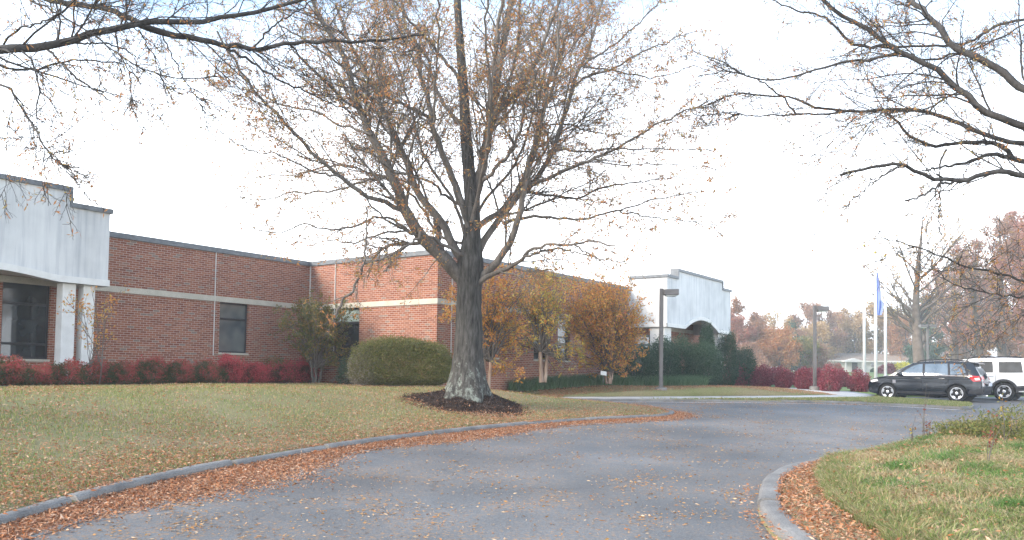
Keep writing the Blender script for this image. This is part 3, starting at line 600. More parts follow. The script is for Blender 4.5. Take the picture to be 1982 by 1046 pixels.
OB = [
 ([(908, 560), (885, 532), (866, 508), (840, 482), (806, 449), (777, 387), (729, 282), (701, 225), (682, 172), (662, 105), (629, 48), (590, -30)], 37, 7, 0, -1.5),
 ([(780, 408), (745, 392), (710, 378), (658, 342), (596, 287), (557, 244), (500, 184), (455, 120), (420, 60)], 12, 4, -.5, -2.5),
 ([(906, 530), (896, 505), (880, 480), (844, 416), (811, 378), (787, 311), (753, 244), (739, 205), (715, 158), (680, 90), (650, 10)], 24, 6, 0, 1.8),
 ([(866, 512), (852, 480), (846, 440), (842, 418)], 20, 13, .2, 1.2),
 ([(905, 420), (892, 385), (878, 349), (854, 296), (835, 234), (830, 191), (818, 158), (806, 96), (777, 43), (750, -30)], 19, 6, 0, .6),
 ([(834, 232), (796, 210), (749, 186), (706, 158), (643, 115), (586, 76), (540, 50)], 9, 3, .4, -1.2),
 ([(899, 250), (868, 215), (844, 167), (825, 110), (790, 60), (775, -20)], 10, 5, 0, 2),
 ([(896, 165), (863, 120), (835, 86), (800, 50), (770, 10), (740, -40)], 9, 4, 0, -1.4),
 ([(910, 535), (895, 498), (868, 478), (830, 459), (792, 449), (749, 425), (720, 400), (700, 372)], 11, 3, 0, -1.8),
 ([(792, 449), (760, 425), (730, 420), (682, 440), (634, 445), (591, 435), (540, 452), (490, 442)], 7, 2, -.9, -1.5),
 ([(903, 405), (854, 373), (844, 358), (811, 344), (768, 335), (720, 300), (680, 285)], 8, 3, 0, -2),
 ([(815, 448), (805, 466), (775, 482), (752, 497), (725, 505), (706, 512)], 6, 4, -1.2, -1.8),
 ([(709, 400), (709, 460), (704, 510), (689, 549), (663, 586), (645, 616)], 2.5, 5.5, -2, -2.3),
 ([(752, 497), (756, 510), (750, 520), (742, 526)], 5, 3, -1.6, -1.7),
 ([(906, 430), (892, 470), (850, 455), (815, 400), (780, 360), (745, 345), (690, 325), (640, 310), (560, 300)], 9, 2.5, 0, 2.5),
 ([(918, 400), (930, 340), (947, 252), (958, 180), (975, 90), (985, 30), (995, -60)], 27, 10, 0, .8),
 ([(926, 345), (940, 290), (947, 215), (955, 140), (965, 60), (975, -20)], 14, 7, 0, -1.5),
 ([(935, 300), (958, 221), (1000, 179), (1031, 131), (1058, 68), (1080, 10), (1100, -50)], 16, 6, .3, -.6),
 ([(970, 210), (985, 160), (1000, 100), (1005, 32), (1012, -40)], 9, 5, .4, 1.5),
 ([(907, 566), (925, 545), (945, 525), (958, 510), (985, 475), (1000, 440), (1013, 389), (1022, 330), (1031, 294), (1042, 252), (1058, 200), (1063, 150), (1078, 100), (1085, 40)], 21, 5, .02, -1.8),
 ([(908, 558), (930, 543), (958, 528), (985, 521), (1010, 505), (1024, 486), (1058, 476), (1110, 473), (1147, 468), (1190, 476)], 14, 3, .02, -2.6),
 ([(1012, 500), (1040, 490), (1090, 482), (1110, 487), (1150, 497), (1180, 520)], 6, 2, -1.2, -2.3),
 ([(909, 540), (918, 510), (932, 480), (953, 447), (995, 389), (1037, 352), (1063, 310), (1084, 247), (1105, 184), (1126, 126), (1150, 60), (1170, -20)], 20, 5, .2, 1.5),
 ([(918, 450), (940, 425), (968, 410), (1005, 363), (1037, 294), (1047, 240), (1065, 180), (1080, 120), (1100, 60)], 16, 5, .2, 2.4),
 ([(1031, 357), (1084, 336), (1137, 310), (1179, 294), (1226, 268), (1268, 244), (1321, 218), (1370, 196)], 10, 2.5, 0, -1),
 ([(985, 395), (1020, 370), (1047, 376), (1110, 384), (1173, 363), (1236, 352), (1300, 344), (1350, 350)], 8, 2, 0, 1),
 ([(975, 432), (1010, 424), (1058, 421), (1126, 423), (1194, 407), (1247, 392), (1294, 379), (1350, 372)], 9, 2, 0, -.6),
 ([(1060, 300), (1090, 290), (1121, 294), (1173, 289), (1236, 289), (1300, 289), (1378, 291)], 6, 2, .3, 1.4),
 ([(1095, 215), (1126, 152), (1179, 137), (1236, 105), (1294, 79), (1350, 60)], 7, 2, .6, 0),
 ([(1045, 245), (1090, 240), (1140, 255), (1190, 262), (1250, 268)], 5, 2, 1, 2.4),
 ([(930, 355), (960, 325), (990, 290), (1010, 240), (1020, 190), (1045, 130)], 10, 4, -.3, -2.2),
 ([(1122, 130), (1170, 100), (1220, 60), (1260, 20), (1300, -20)], 6, 2.5, 1.2, 2),
 ([(745, 345), (700, 352), (640, 372), (570, 372), (500, 388), (440, 380)], 6, 2, .6, 1.5), ([(690, 325), (640, 322), (580, 338), (520, 340), (455, 366)], 5, 1.8, .8, 2.2), ([(658, 342), (600, 330), (540, 300), (480, 290), (420, 250)], 5, 1.8, -1.2, -2.6),
 ([(720, 262), (660, 240), (600, 215), (530, 200), (470, 150), (430, 120)], 6, 2, -.9, .6), ([(792, 449), (740, 452), (690, 470), (640, 466), (580, 480)], 5, 1.8, -.9, .4), ([(1190, 407), (1250, 420), (1310, 425), (1390, 440)], 4, 1.5, -.3, .6), ([(1140, 310), (1200, 320), (1260, 318), (1330, 320), (1400, 330)], 4, 1.5, -.4, -1.5),
 ([(1110, 473), (1160, 500), (1210, 510), (1250, 540)], 4, 1.5, -1.5, -2.4), ([(1130, 130), (1200, 140), (1270, 150), (1350, 130), (1400, 150)], 5, 1.6, 1.2, 2.6),
 ([(910, 470), (930, 400), (990, 330), (1030, 230), (1060, 120), (1080, 0)], 9, 3.5, .3, 4.5),
 ([(905, 470), (880, 390), (830, 320), (800, 230), (770, 120), (740, -10)], 9, 3.5, .3, 4.8),
 ([(912, 430), (935, 330), (950, 210), (940, 60), (950, -80)], 9, 3.5, -.3, -4.2),
 ([(905, 440), (870, 330), (840, 240), (850, 90), (840, -60)], 8, 3.5, -.3, -4)]
P, R = branchset(OB, OY)
finish_tree(oak, P, R, trunkO, mBark, mTwig, mOakLeaf, .36, rng, oak.location, (.085, .028), leafn=56000, d1=15, d2=9, d3=7, up=.02, rmin=.0027)

# --- mulch ring
cx_, cy_ = ob.x, ob.y
def mz(x, y): r = np.hypot((x-cx_-.05), (y-cy_-.12)*1.1)*(1+.10*np.sin(5*np.arctan2(y-cy_, x-cx_)+1)); return lawnz(x, y)-.03+.52*np.clip(1-r/1.55, 0, 1)**1.3+.010*np.sin(x*13)*np.sin(y*11+x*5)
ring = [(cx_+.05+1.72*math.cos(i*.1745), cy_+1.72*math.sin(i*.1745)) for i in range(36)]
sheet('mulch_ring', ring, mz, mMulch, .09)
# --- tree reaching in from the left, close to the camera
LY = 10.5; lb = Vector((-11.2, 9.4, float(lawnz(-11.2, 9.4))))
lt = thing('oak_tree', 'oak off to the left whose dark limbs hang across the top left corner', 'tree', lb)
LB = [
 ([(-260, 150), (-120, 108), (-60, 98), (0, 96), (76, 94), (126, 82), (183, 63), (237, 53), (275, 42), (344, 44), (405, 38), (459, 31), (516, 19), (573, 4), (640, -18)], 26, 7, -1, 1),
 ([(-60, -60), (40, -20), (76, -5), (134, 6), (183, 11), (222, 23), (275, 46)], 12, 13, .5, .2),
 ([(270, 47), (306, 63), (363, 73), (420, 84), (497, 95), (573, 82), (640, 80), (700, 83), (760, 75), (820, 68)], 17, 5, .2, 1.3),
 ([(410, 84), (440, 93), (478, 115), (543, 157), (596, 178), (640, 200), (673, 210)], 8, 3, .5, 1),
 ([(-120, 108), (-30, 118), (0, 126), (46, 136), (90, 128), (115, 120), (165, 116), (240, 125)], 7, 3, -.6, 0),
 ([(-120, 110), (-30, 148), (0, 164), (23, 176), (50, 225), (69, 252), (92, 294), (111, 315), (153, 325)], 7, 2.5, -.6, -1.6),
 ([(108, 312), (130, 328), (150, 352), (170, 380), (186, 393)], 3, 1.2, -1.5, -1.9),
 ([(92, 96), (110, 115), (126, 130), (172, 168), (214, 195)], 6, 3, -.1, -.8),
 ([(120, 84), (160, 84), (214, 86), (240, 96), (264, 111)], 6, 2.5, -.1, .3),
 ([(225, 58), (229, 98), (248, 140), (255, 190), (268, 225), (285, 260)], 3.5, 1.2, 0, -.4),
 ([(268, 58), (298, 107), (317, 160), (325, 200), (334, 240)], 3.5, 1.2, 0, .5),
 ([(315, 70), (344, 130), (375, 180), (395, 220), (407, 262)], 4, 1.2, 0, -.4),
 ([(0, 96), (30, 60), (60, 50), (110, 30), (160, -20)], 5, 3, -.4, -1.2),
 ([(60, 2), (110, 25), (150, 50), (190, 75), (250, 120), (330, 150), (420, 148)], 5, 2, 0, -1),
 ([(490, 95), (520, 60), (560, 30), (600, 5), (610, -20)], 5, 3, .8, .4),
 ([(560, 84), (600, 130), (650, 165), (700, 175), (740, 200)], 4, 2, .8, .4)]
P, R = branchset(LB, LY, jit=.01)
tp = [Vector((lb.x, lb.y, lb.z-.2)), Vector((lb.x+.02, lb.y, lb.z+2)), Vector((lb.x+.15, lb.y+.05, lb.z+5)), Vector((lb.x+.1, lb.y+.1, lb.z+9)), Vector((lb.x+.3, lb.y, lb.z+13))]
TP = resample(tp, 20)[None]; TR = np.interp(np.linspace(0, 1, 20), [0, .08, .5, 1], [.42, .30, .24, .06])[None]
link_ = []
for i in (0, 1, 4, 5): link_.append(resample([Vector(tp[2])+Vector((0, 0, (.2, 2.4, 0, -.3)[k]))if False else Vector((lb.x+.15, lb.y+.05, float(P[i, 0, 2])-.9)), (Vector((lb.x, lb.y, P[i, 0, 2]-.2))*.5+Vector(P[i, 0])*.5), Vector(P[i, 0])], 8) if True else None)
LV = join([tubes(TP, TR, 14), tubes(np.array(link_), np.array([np.linspace(R[i, 0]*1.5, R[i, 0], 8) for i in (0, 1, 4, 5)]), 8)])
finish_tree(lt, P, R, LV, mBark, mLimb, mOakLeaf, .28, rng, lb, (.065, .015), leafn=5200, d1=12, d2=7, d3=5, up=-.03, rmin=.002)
# --- tree reaching in from the right
RY = 13.0; rb = Vector((11.6, 12.2, S*12.2+.4))
rt = thing('oak_tree', 'oak off to the right whose arching limbs fill the top right corner', 'tree', rb)
RB = [
 ([(2110, 262), (2060, 218), (1982, 172), (1943, 143), (1890, 110), (1847, 91), (1818, 53), (1790, 24), (1761, 0), (1735, -40)], 20, 11, -1, .8),
 ([(2120, 290), (2060, 262), (1982, 244), (1914, 220), (1885, 196), (1847, 167), (1809, 134), (1766, 110), (1723, 91), (1685, 62), (1637, 33), (1594, 0), (1565, -40)], 21, 7, -.6, 0),
 ([(2120, 310), (2060, 292), (1982, 280), (1924, 268), (1866, 244), (1828, 227), (1780, 215), (1708, 215), (1646, 215), (1570, 208), (1536, 191), (1484, 186), (1422, 184), (1350, 210)], 15, 3, 0, 1.5),
 ([(1655, 215), (1599, 222), (1541, 222), (1470, 224), (1398, 220), (1330, 226)], 6, 2, .8, 1),
 ([(1541, 222), (1520, 195), (1485, 165), (1440, 145), (1390, 118), (1345, 100)], 5, 2, 1, .4),
 ([(2120, 350), (2060, 335), (1982, 313), (1957, 306), (1943, 287), (1876, 275), (1809, 282), (1761, 263), (1732, 234), (1710, 213)], 18, 5, .4, .5),
 ([(1960, 307), (1920, 300), (1876, 313), (1818, 325), (1785, 330)], 12, 3.5, .4, -.5),
 ([(2130, 395), (2060, 368), (1982, 343), (1943, 333), (1876, 347), (1818, 347), (1780, 335), (1732, 320), (1685, 327), (1627, 339)], 17, 5.5, -.6, -1.2),
 ([(1870, 348), (1830, 356), (1809, 363), (1780, 382), (1752, 388)], 6, 3.5, -.8, -1.4),
 ([(1832, 290), (1821, 310), (1820, 363), (1817, 411), (1821, 464)], 5, 2.5, -.6, -.8),
 ([(1768, 111), (1748, 104), (1722, 107), (1685, 115), (1637, 120), (1565, 141), (1532, 151), (1470, 153), (1422, 139), (1350, 148)], 8, 2.5, -.25, .7),
 ([(2080, 20), (1982, 38), (1933, 48), (1866, 86), (1828, 88), (1732, 93)], 8, 5, 1, .2),
 ([(1726, 92), (1700, 90), (1672, 90), (1646, 81), (1618, 53), (1594, 31), (1541, 22), (1503, 5), (1480, -15)], 8, 3, -.2, .6),
 ([(1765, 112), (1800, 118), (1850, 105), (1900, 90), (1990, 45)], 5, 4, 0, 1.5),
 ([(1735, 325), (1700, 345), (1670, 370), (1640, 400), (1615, 435)], 4, 1.3, -1.2, -1.6),
 ([(1800, 215), (1830, 190), (1870, 180), (1910, 160)], 4, 2, .3, 1),
 ([(2120, 620), (2060, 575), (1982, 545), (1908, 524), (1850, 508), (1800, 488), (1740, 468), (1690, 462)], 9, 2, .6, -.5),
 ([(2120, 610), (2060, 590), (1982, 577), (1908, 567), (1854, 553), (1814, 534)], 7, 2, 1, .2)]
P, R = branchset(RB, RY, jit=.012)
tp = [Vector((rb.x, rb.y, rb.z-.3)), Vector((rb.x, rb.y, rb.z+2)), Vector((rb.x-.1, rb.y+.05, rb.z+5)), Vector((rb.x+.1, rb.y+.1, rb.z+9)), Vector((rb.x+.3, rb.y, rb.z+13))]
TP = resample(tp, 20)[None]; TR = np.interp(np.linspace(0, 1, 20), [0, .08, .5, 1], [.46, .34, .26, .06])[None]
ids = (0, 1, 2, 5, 7, 11, 16, 17); link_ = [resample([Vector((rb.x, rb.y, float(P[i, 0, 2])-.8)), Vector((rb.x, rb.y, P[i, 0, 2]-.25))*.5+Vector(P[i, 0])*.5, Vector(P[i, 0])], 8) for i in ids]
RV = join([tubes(TP, TR, 14), tubes(np.array(link_), np.array([np.linspace(R[i, 0]*1.4, R[i, 0], 8) for i in ids]), 8)])
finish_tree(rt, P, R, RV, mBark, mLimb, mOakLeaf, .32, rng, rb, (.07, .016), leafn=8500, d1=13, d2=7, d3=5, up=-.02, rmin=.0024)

# ------------------------------------------------------------------ shrubs and small trees
def lawnhit(px, py):
    d = ray(px, py)
    for i in range(600):
        t = 6+i*.08; x, y, z = d.x*t, d.y*t, EYE+d.z*t
        if z < float(lawnz(x, y)): return Vector((x, y, z))
    return gnd(px, py, KH)
def blobpts(n, rx, ry, h, rg, power=2.0, thick=.35, lumps=14, lump=.16, taper=0.0):
    d = nrm(rg.normal(size=(n, 3))); d[:, 2] = np.abs(d[:, 2])*1.0
    k = nrm(rg.normal(size=(lumps, 3))); k[:, 2] = np.abs(k[:, 2])
    f = np.max(np.exp(-(1-d@k.T)*9), 1)*lump*2-lump*.9
    r = (1-thick*rg.uniform(0, 1, n)**1.6)*(1+f+.05*rg.normal(size=n))
    den = (np.abs(d[:, 0])**power+np.abs(d[:, 1])**power+np.abs(d[:, 2])**power)**(1/power); q = d/den[:, None]*r[:, None]
    q[:, 2] = q[:, 2]*h+rg.uniform(-.04, .06, n)*h; sh = 1-taper*np.clip(q[:, 2]/h, 0, 1)
    under = np.clip(.62+q[:, 2]/h*1.8, .6, 1); return np.column_stack([q[:, 0]*rx*sh*under, q[:, 1]*ry*sh*under, np.maximum(q[:, 2], .02)])
def shrub(name, label, pos, wid, h, mat, n=3500, leaf=(.06, .026), group=None, power=2.2, thick=.4, catg='shrub', lump=.16, taper=0.0, depth=None, stems=True):
    t = thing(name, label, catg, pos, 0, group); rg = np.random.default_rng(abs(hash(label)) % 9999 if False else int(pos.x*97+pos.y*31+500) % 9973)
    q = blobpts(n, wid/2, (depth or wid)/2, h, rg, power, thick, lump=lump, taper=taper); V, F = leaf_geo(q, *leaf, rg)
    link('foliage', npmesh('foliage', V, F), mat, t)
    if stems:
        k = 7; P = np.zeros((k, 5, 3)); 
        for i in range(k):
            a_ = rg.uniform(0, 6.28); P[i] = np.linspace([math.cos(a_)*.05, math.sin(a_)*.05, -.08], [math.cos(a_)*wid*.3, math.sin(a_)*wid*.3, h*.8], 5)
        V, F = tubes(P, np.tile(np.linspace(.014, .005, 5), (k, 1)), 5); link('stems', npmesh('stems', V, F, True), mTwig, t)
    return t
ordn = ['leftmost', 'second', 'third', 'fourth', 'fifth', 'sixth', 'seventh', 'eighth', 'ninth', 'tenth', 'eleventh', 'twelfth', 'thirteenth', 'fourteenth']
row = [(-48, 748, 76, 62, 0), (12, 748, 70, 58, 0), (66, 747.5, 64, 55, 0), (122, 747, 66, 57, 0), (180, 746, 64, 53, 0), (236, 745.5, 64, 56, 0), (292, 744.5, 64, 52, 0), (346, 744, 62, 52, 0), (398, 743.5, 62, 57, 1), (446, 743, 56, 55, 1), (494, 742.5, 60, 50, 2), (550, 742, 66, 50, 2), (594, 741.5, 52, 52, 2)]
for i, (px, by, wp, hp, kd) in enumerate(row):
    g = lawnhit(px, by); Y = g.y+.45; pos = Vector((ray(px, by).x/ray(px, by).y*Y, Y, float(lawnz(g.x, Y))-.03)); wd = wp/F0*Y*1.10; hh = hp/F0*Y*(.78+.10*math.sin(i*2.3))
    lab = (ordn[i]+' bush from the left before the brick wall, '+['green with reddish tips', 'part crimson', 'bright crimson'][kd])
    shrub('heavenly_bamboo_bush', lab, pos, wd, hh, (mNandina, mNandina, mCrimson)[kd] if kd != 1 else (mNandina if i == 8 else mCrimson), 5200, (.065, .024), 'red-tipped bushes in a row along the brick wall', lump=.24)
# clipped bush beside the oak, one end dead
hp_ = lawnhit(792, 748); Y = hp_.y+.95; pos = Vector((ray(782, 746).x/ray(782, 746).y*Y, Y, float(lawnz(-2.6, Y))-.03))
t = shrub('clipped_hedge_bush', 'wide clipped green bush with a dead grey end, left of the oak trunk', pos, 186/F0*Y, 84/F0*Y, mBox, 80000, (.05, .026), None, 4.2, .3, lump=.07, depth=1.7)
rg_ = np.random.default_rng(5); q = blobpts(8000, 30/F0*Y, .75, 74/F0*Y, rg_, 2.6, .3, lump=.1); q[:, 0] -= 74/F0*Y; q[:, 1] -= .18
V, F = leaf_geo(q, .055, .016, rg_); link('dead_foliage', npmesh('dead_foliage', V, F), mDead, t)
t['label'] = 'wide clipped green bush with a dead grey end, left of the oak trunk'
Y = 27.5; pos = Vector((ray(667, 735).x/ray(667, 735).y*Y, Y, 1.12)); shrub('round_evergreen_bush', 'small round dark green bush under the window beside the clipped bush', pos, .55, .85, mYew, 3000, (.04, .02), None)
Y = 28.8; pos = Vector((ray(534, 738).x/ray(534, 738).y*Y, Y, 1.12)); shrub('low_green_bush', 'low dull green bush behind the crimson bushes beneath the brick wall', pos, 1.6, .95, mMyrtleGreen, 3000, (.06, .02), None)
# dark hedge clumps in front of the entrance
for px, by, wp, tp_, Y, lab, tpow in ((1232, 744, 84, 672, 33.4, 'leftmost dark evergreen clump beside the orange tree', 2.3), (1285, 745, 62, 662, 33.8, 'dark evergreen clump right behind the near lamp post', 2.3), (1322, 746, 70, 661, 34.6, 'dark evergreen clump, middle of the hedge before the entrance', 2.4), (1362, 748, 64, 672, 34.2, 'rounded dark evergreen clump at the right end of the entrance hedge', 2.5),
                                     (1368, 738, 28, 642, 37.8, 'tall upright dark evergreen rising inside the entrance arch', 3), (1406, 742, 36, 652, 39.3, 'upright dark evergreen below the right end of the white parapet', 3), (1437, 741, 52, 676, 42.5, 'rounded evergreen right of the building before the autumn woods', 2.2)):
    p = at(px, by, Y); p.z = max(.9, min(p.z, float(lawnz(p.x, Y)))-.02); hh = at(px, tp_, Y).z-p.z
    shrub('evergreen_bush', lab, p, wp/F0*Y*1.12, hh, mYew, 17000, (.06, .028), 'dark evergreens around the entrance', tpow, .3, lump=.11)
# wine-red bushes along the walk
bb = [(1405, 750, 30, 33), (1432, 748, 40, 38), (1475, 749.5, 44, 35), (1516, 751, 38, 33), (1558, 753.5, 42, 35), (1607, 757.5, 50, 40), (1664, 758, 46, 34)]
bl2 = ['dark purplish bush at the left end of the wine-red row by the hedge', 'wine-red bush next to the dark purplish one by the entrance hedge', 'wine-red bush in front, third in the row from the hedge', 'wine-red bush in front, fourth in the row from the hedge', 'wine-red bush just left of the second lamp post', 'largest wine-red bush, just right of the second lamp post', 'lone wine-red bush standing apart before the flagpoles']
for (px, by, wp, hp), lab in zip(bb, bl2):
    g = gnd(px, by, KH); Y = g.y+.25; shrub('barberry_bush', lab, Vector((g.x*Y/g.y, Y, S*Y+KH-.04)), wp/F0*Y*.92, hp/F0*Y*1.08, mBarberry, 5200, (.075, .035), 'wine-red bushes along the walk', 2.2, .4, lump=.2)
for k, (px, by, wp, hp) in enumerate([(1458, 743.5, 54, 30), (1500, 744, 46, 28), (1540, 745, 40, 28), (1578, 746, 40, 30), (1628, 748, 34, 32)]):
    g = gnd(px, by, KH); Y = min(g.y, 52); shrub('barberry_bush', ['first', 'second', 'third', 'fourth', 'fifth'][k]+' wine-red bush from the left in the back row beyond the walk', Vector((ray(px, by).x/ray(px, by).y*Y, Y, at(px, by, Y).z-.05)), wp/F0*Y*.95, hp/F0*Y*(.9+.1*(k%2)), mBarberry, 3200, (.10, .045), 'wine-red bushes beyond the walk', 2.2, .4, lump=.2)

def myrtle(label, px, by, Y, targets, stems, leafm, nleaf, barkm=mPaleBark, leaf=(.095, .046), knuckle=.9, stemr=.045, d=(5, 5, 4), spread=.6, seed=1, name='crape_myrtle', grp='small ornamental trees along the building', sprouts=0):
    """targets: crown ellipsoids (px, py, half width px, half height px, weight)"""
    rg = np.random.default_rng(seed); base = at(px, by, Y); t = thing(name, label, 'small tree', base, 0, grp)
    P = []; R = []; kn = []
    for i in range(stems):
        a_ = 6.28*i/stems+rg.uniform(-.4, .4); k = Vector((base.x+math.cos(a_)*.16, base.y+math.sin(a_)*.16, base.z+knuckle*rg.uniform(.85, 1.1))); kn.append(k)
        P.append(resample([base+Vector((math.cos(a_)*.07, math.sin(a_)*.07, -.1)), base.lerp(k, .5)+Vector((math.cos(a_)*.05, 0, 0)), k], 10, rg, .008)); R.append(np.linspace(stemr*1.15, stemr*.85, 10))
    V, F = tubes(np.array(P), np.array(R), 8); link('trunk', npmesh('trunk', V-np.array(base), F, True), barkm, t)
    P = []; R = []
    for (tx, ty, hw, hh, n) in targets:
        c = at(tx, ty, Y); hwm, hhm = hw/F0*Y, hh/F0*Y
        for _ in range(n):
            k = kn[rg.integers(len(kn))]; u = nrm(rg.normal(size=(1, 3)))[0]*rg.uniform(.45, 1.25); e_ = Vector((c.x+u[0]*hwm, c.y+u[1]*min(hwm, 1.4), c.z+u[2]*hhm))
            mid = k.lerp(e_, .5)+Vector((0, 0, .12*(e_-k).length if e_.z > k.z else .05)); P.append(resample([k, mid, e_], 9, rg, .012)); R.append(np.linspace(stemr*.42, .005, 9))
    P = np.array(P); R = np.array(R)
    C1, R1 = spawn(P, R, d[0], rg, lo=.35, ang=.85, ratio=(.2, .45), K=6, up=.1, wig=.14, rfac=.6, rmin=.004)
    C2, R2 = spawn(C1, R1, d[1], rg, lo=.1, ang=.6, ratio=(.3, .6), K=4, up=.05, wig=.18, rfac=.6, rmin=.003)
    V, F = join([tubes(P, R, 5), tubes(C1, R1, 4), tubes(C2, R2, 3)]); link('branches', npmesh('branches', V-np.array(base), F, True), mTwig, t)
    q = np.concatenate([sample_on(C2, int(nleaf*.5), rg, .1), sample_on(C1, int(nleaf*.2), rg, .3)]); q += rg.normal(size=q.shape)*.04
    V, F = leaf_geo(q, *leaf, rg); link('crown', npmesh('crown', V-np.array(base), F), leafm, t); return t
mOlive = mMyrtleGreen
mYG = leafmat('yellow_green_myrtle_leaves', [(.58, .42, .08), (.38, .36, .08), (.62, .34, .07), (.28, .30, .08), (.55, .24, .07)], .5)
myrtle('pale-stemmed orange-leaved small tree directly right of the oak trunk', 940, 752, 25.5, [(922, 600, 66, 74, 26), (985, 630, 46, 70, 20), (965, 545, 54, 40, 12), (980, 712, 32, 16, 10)], 3, mMyrtle, 8200, seed=3, stemr=.06)
myrtle('thin orange-leaved small tree before the window with the pale blind', 1050, 735, 29, [(1045, 610, 72, 78, 34), (1005, 660, 44, 45, 12), (1095, 695, 50, 34, 20), (1045, 548, 60, 32, 16)], 3, mYG, 8500, seed=5, stemr=.07)
myrtle('dense orange small tree at the left end of the dark entrance hedge', 1178, 738, 31, [(1170, 625, 80, 84, 80), (1195, 575, 56, 50, 34), (1125, 590, 54, 58, 30), (1232, 645, 26, 50, 14), (1180, 695, 60, 40, 46)], 5, mMyrtle, 27000, seed=7, knuckle=.35, d=(6, 5, 4))
myrtle('olive-green small tree growing in the inner corner of the brick walls', 612, 742, 28.3, [(612, 650, 74, 64, 38), (600, 610, 44, 42, 14), (640, 690, 52, 32, 16), (655, 610, 40, 34, 8)], 4, mOlive, 12000, mTwig, seed=9, knuckle=.5)
myrtle('spindly young tree with few red-orange leaves beside the white columns', 186, 745, 20.6, [(190, 600, 50, 60, 13), (180, 650, 40, 35, 5)], 3, mMyrtle, 620, mTwig, (.075, .04), seed=11, knuckle=.45, stemr=.016, d=(3, 2, 2))

# beds and border grass
bedL = [lawnhit(*p) for p in ((-90, 753), (100, 748.5), (300, 746), (500, 744), (620, 742.5), (680, 747), (760, 750), (870, 750), (930, 752), (985, 751))]
sheet('mulch_bed', [(p.x, p.y) for p in bedL]+[tuple(bworld(.0, 6)[:2]), tuple(bworld(.15, .15)[:2]), tuple(bworld(-LW+.1, -.1)[:2]), tuple(bworld(-LW+.1, -13)[:2])], lambda x, y: lawnz(x, y)+.014, mBed, .4)
LIR = [at(px, 747, Y_) for px, Y_ in ((985, 29.5), (1080, 30.9), (1200, 31.9), (1300, 32.4), (1368, 32.9))]
bedR = [(p.x, p.y) for p in LIR]+[(gnd(1390, 750, KH).x, gnd(1390, 750, KH).y), tuple(bworld(1.5, q2+2)[:2]), tuple(bworld(.1, q2)[:2]), tuple(bworld(.1, 6)[:2])]
sheet('mulch_bed', bedR, lambda x, y: lawnz(x, y)+.016, mBed, .5)
def scatter(n, poly, fn=None, rg=rng):
    xs = [p[0] for p in poly]; ys = [p[1] for p in poly]; X = rg.uniform(min(xs), max(xs), n); Y = rg.uniform(min(ys), max(ys), n); ok = inside(X, Y, poly)
    if fn is not None: ok &= rg.uniform(0, 1, n) < fn(X, Y)
    return X[ok], Y[ok]
lirp = [(p.x, p.y) for p in LIR]+[(p.x*1.045, p.y*1.045) for p in reversed(LIR)]
X, Y = scatter(60000, lirp, lambda x, y: .35+.65*(np.sin(x*3.1+y*1.7)*np.sin(x*1.3-y*2.2) > -.35))
V, F = blades(np.column_stack([X, Y, lawnz(X, Y)]), .46, .018, rng, .8); setp(link('border_grass', npmesh('border_grass', V, F), mLiriope), 'grey-green arching border grass in front of the building bed', 'grass', kind='stuff')
p_ = at(1168, 731, 30.4); t = thing('garden_sign', 'small pale tilted placard standing in the border grass below the orange tree', 'sign', p_)
m = MB(); m.box((-.012, -.012, -.2), (.012, .012, .12)); m.build('stake', mPole, t); m = MB(); m.v = [(-.11, -.05, .10), (.11, -.05, .07), (.12, .05, .22), (-.10, .05, .25), (-.11, -.035, .095), (.11, -.035, .065), (.12, .065, .215), (-.10, .065, .245)]; m.f = [(0, 1, 2, 3), (7, 6, 5, 4), (0, 4, 5, 1), (1, 5, 6, 2), (2, 6, 7, 3), (3, 7, 4, 0)]; m.build('plate', mTrim, t)

# ------------------------------------------------------------------ turf and fallen leaves
view = lambda x, y: (np.abs(x/np.maximum(y, .1)) < .74) & (y > 5)
LP_ = [(p.x, p.y) for p in lawnPoly]
def kd(x, y): return seg_dist(x, y, LAWN_EDGE)
bed_ex = [(p.x, p.y) for p in bedL]+[tuple(bworld(0, 6)[:2]), tuple(bworld(-7, 0)[:2]), tuple(bworld(-7, -13)[:2])]
def gfn(x, y): return view(x, y)*np.minimum(1, (9/np.maximum(y, 5))**1.3)*(~inside(x, y, bed_ex))*(~inside(x, y, bedR))*(np.hypot((x-cx_-.05), y-cy_) > 1.36)*(.65+.35*np.sin(x*1.7+np.sin(y*1.3)*2))
X, Y = scatter(1500000, [(-17, 5), (24, 5), (24, 45), (-17, 45)], lambda x, y: gfn(x, y)*inside(x, y, LP_)*(kd(x, y) > .2))
V, F = blades(np.column_stack([X, Y, lawnz(X, Y)]), .055, .011, rng, .7); setp(link('lawn_grass', npmesh('lawn_grass', V, F), mGrass), 'short green and tan lawn grass around the oak', 'grass', kind='stuff'); print('grass', len(X))
lump = lambda x, y: .5+.5*np.sin(x*1.9+2*np.sin(y*.8))*np.sin(y*1.5+1.5*np.sin(x*1.1))
def lit(name, X, Y, z, label, mat, ln=.043, wd=.015, flat=.75):
    P_ = np.column_stack([X, Y, z]); V, F = leaf_geo(P_, ln, wd, rng, flat, jitter=.6); setp(link(name, npmesh(name, V, F), mat), label, 'fallen leaves', kind='stuff'); print(name, len(X))
near = lambda x, y: np.minimum(1, (11/np.maximum(y, 5))**.9)
X, Y = scatter(1500000, [(-14, 5), (16, 5), (16, 40), (-14, 40)], lambda x, y: view(x, y)*inside(x, y, LP_)*near(x, y)*(kd(x, y) > .17)*(~inside(x, y, bed_ex))*(.04+.95*np.exp(-(kd(x, y)/(.9+.7*np.clip(10-y, 0, 3)))**1.2)+.55*np.exp(-kd(x, y)/3.2)*lump(x, y)+.12*lump(y*1.3, x*1.1)+.12*(np.hypot(x-cx_, y-cy_) < 3)+.95*(y > 27)*(x > 1)*(kd(x, y) < 7)))
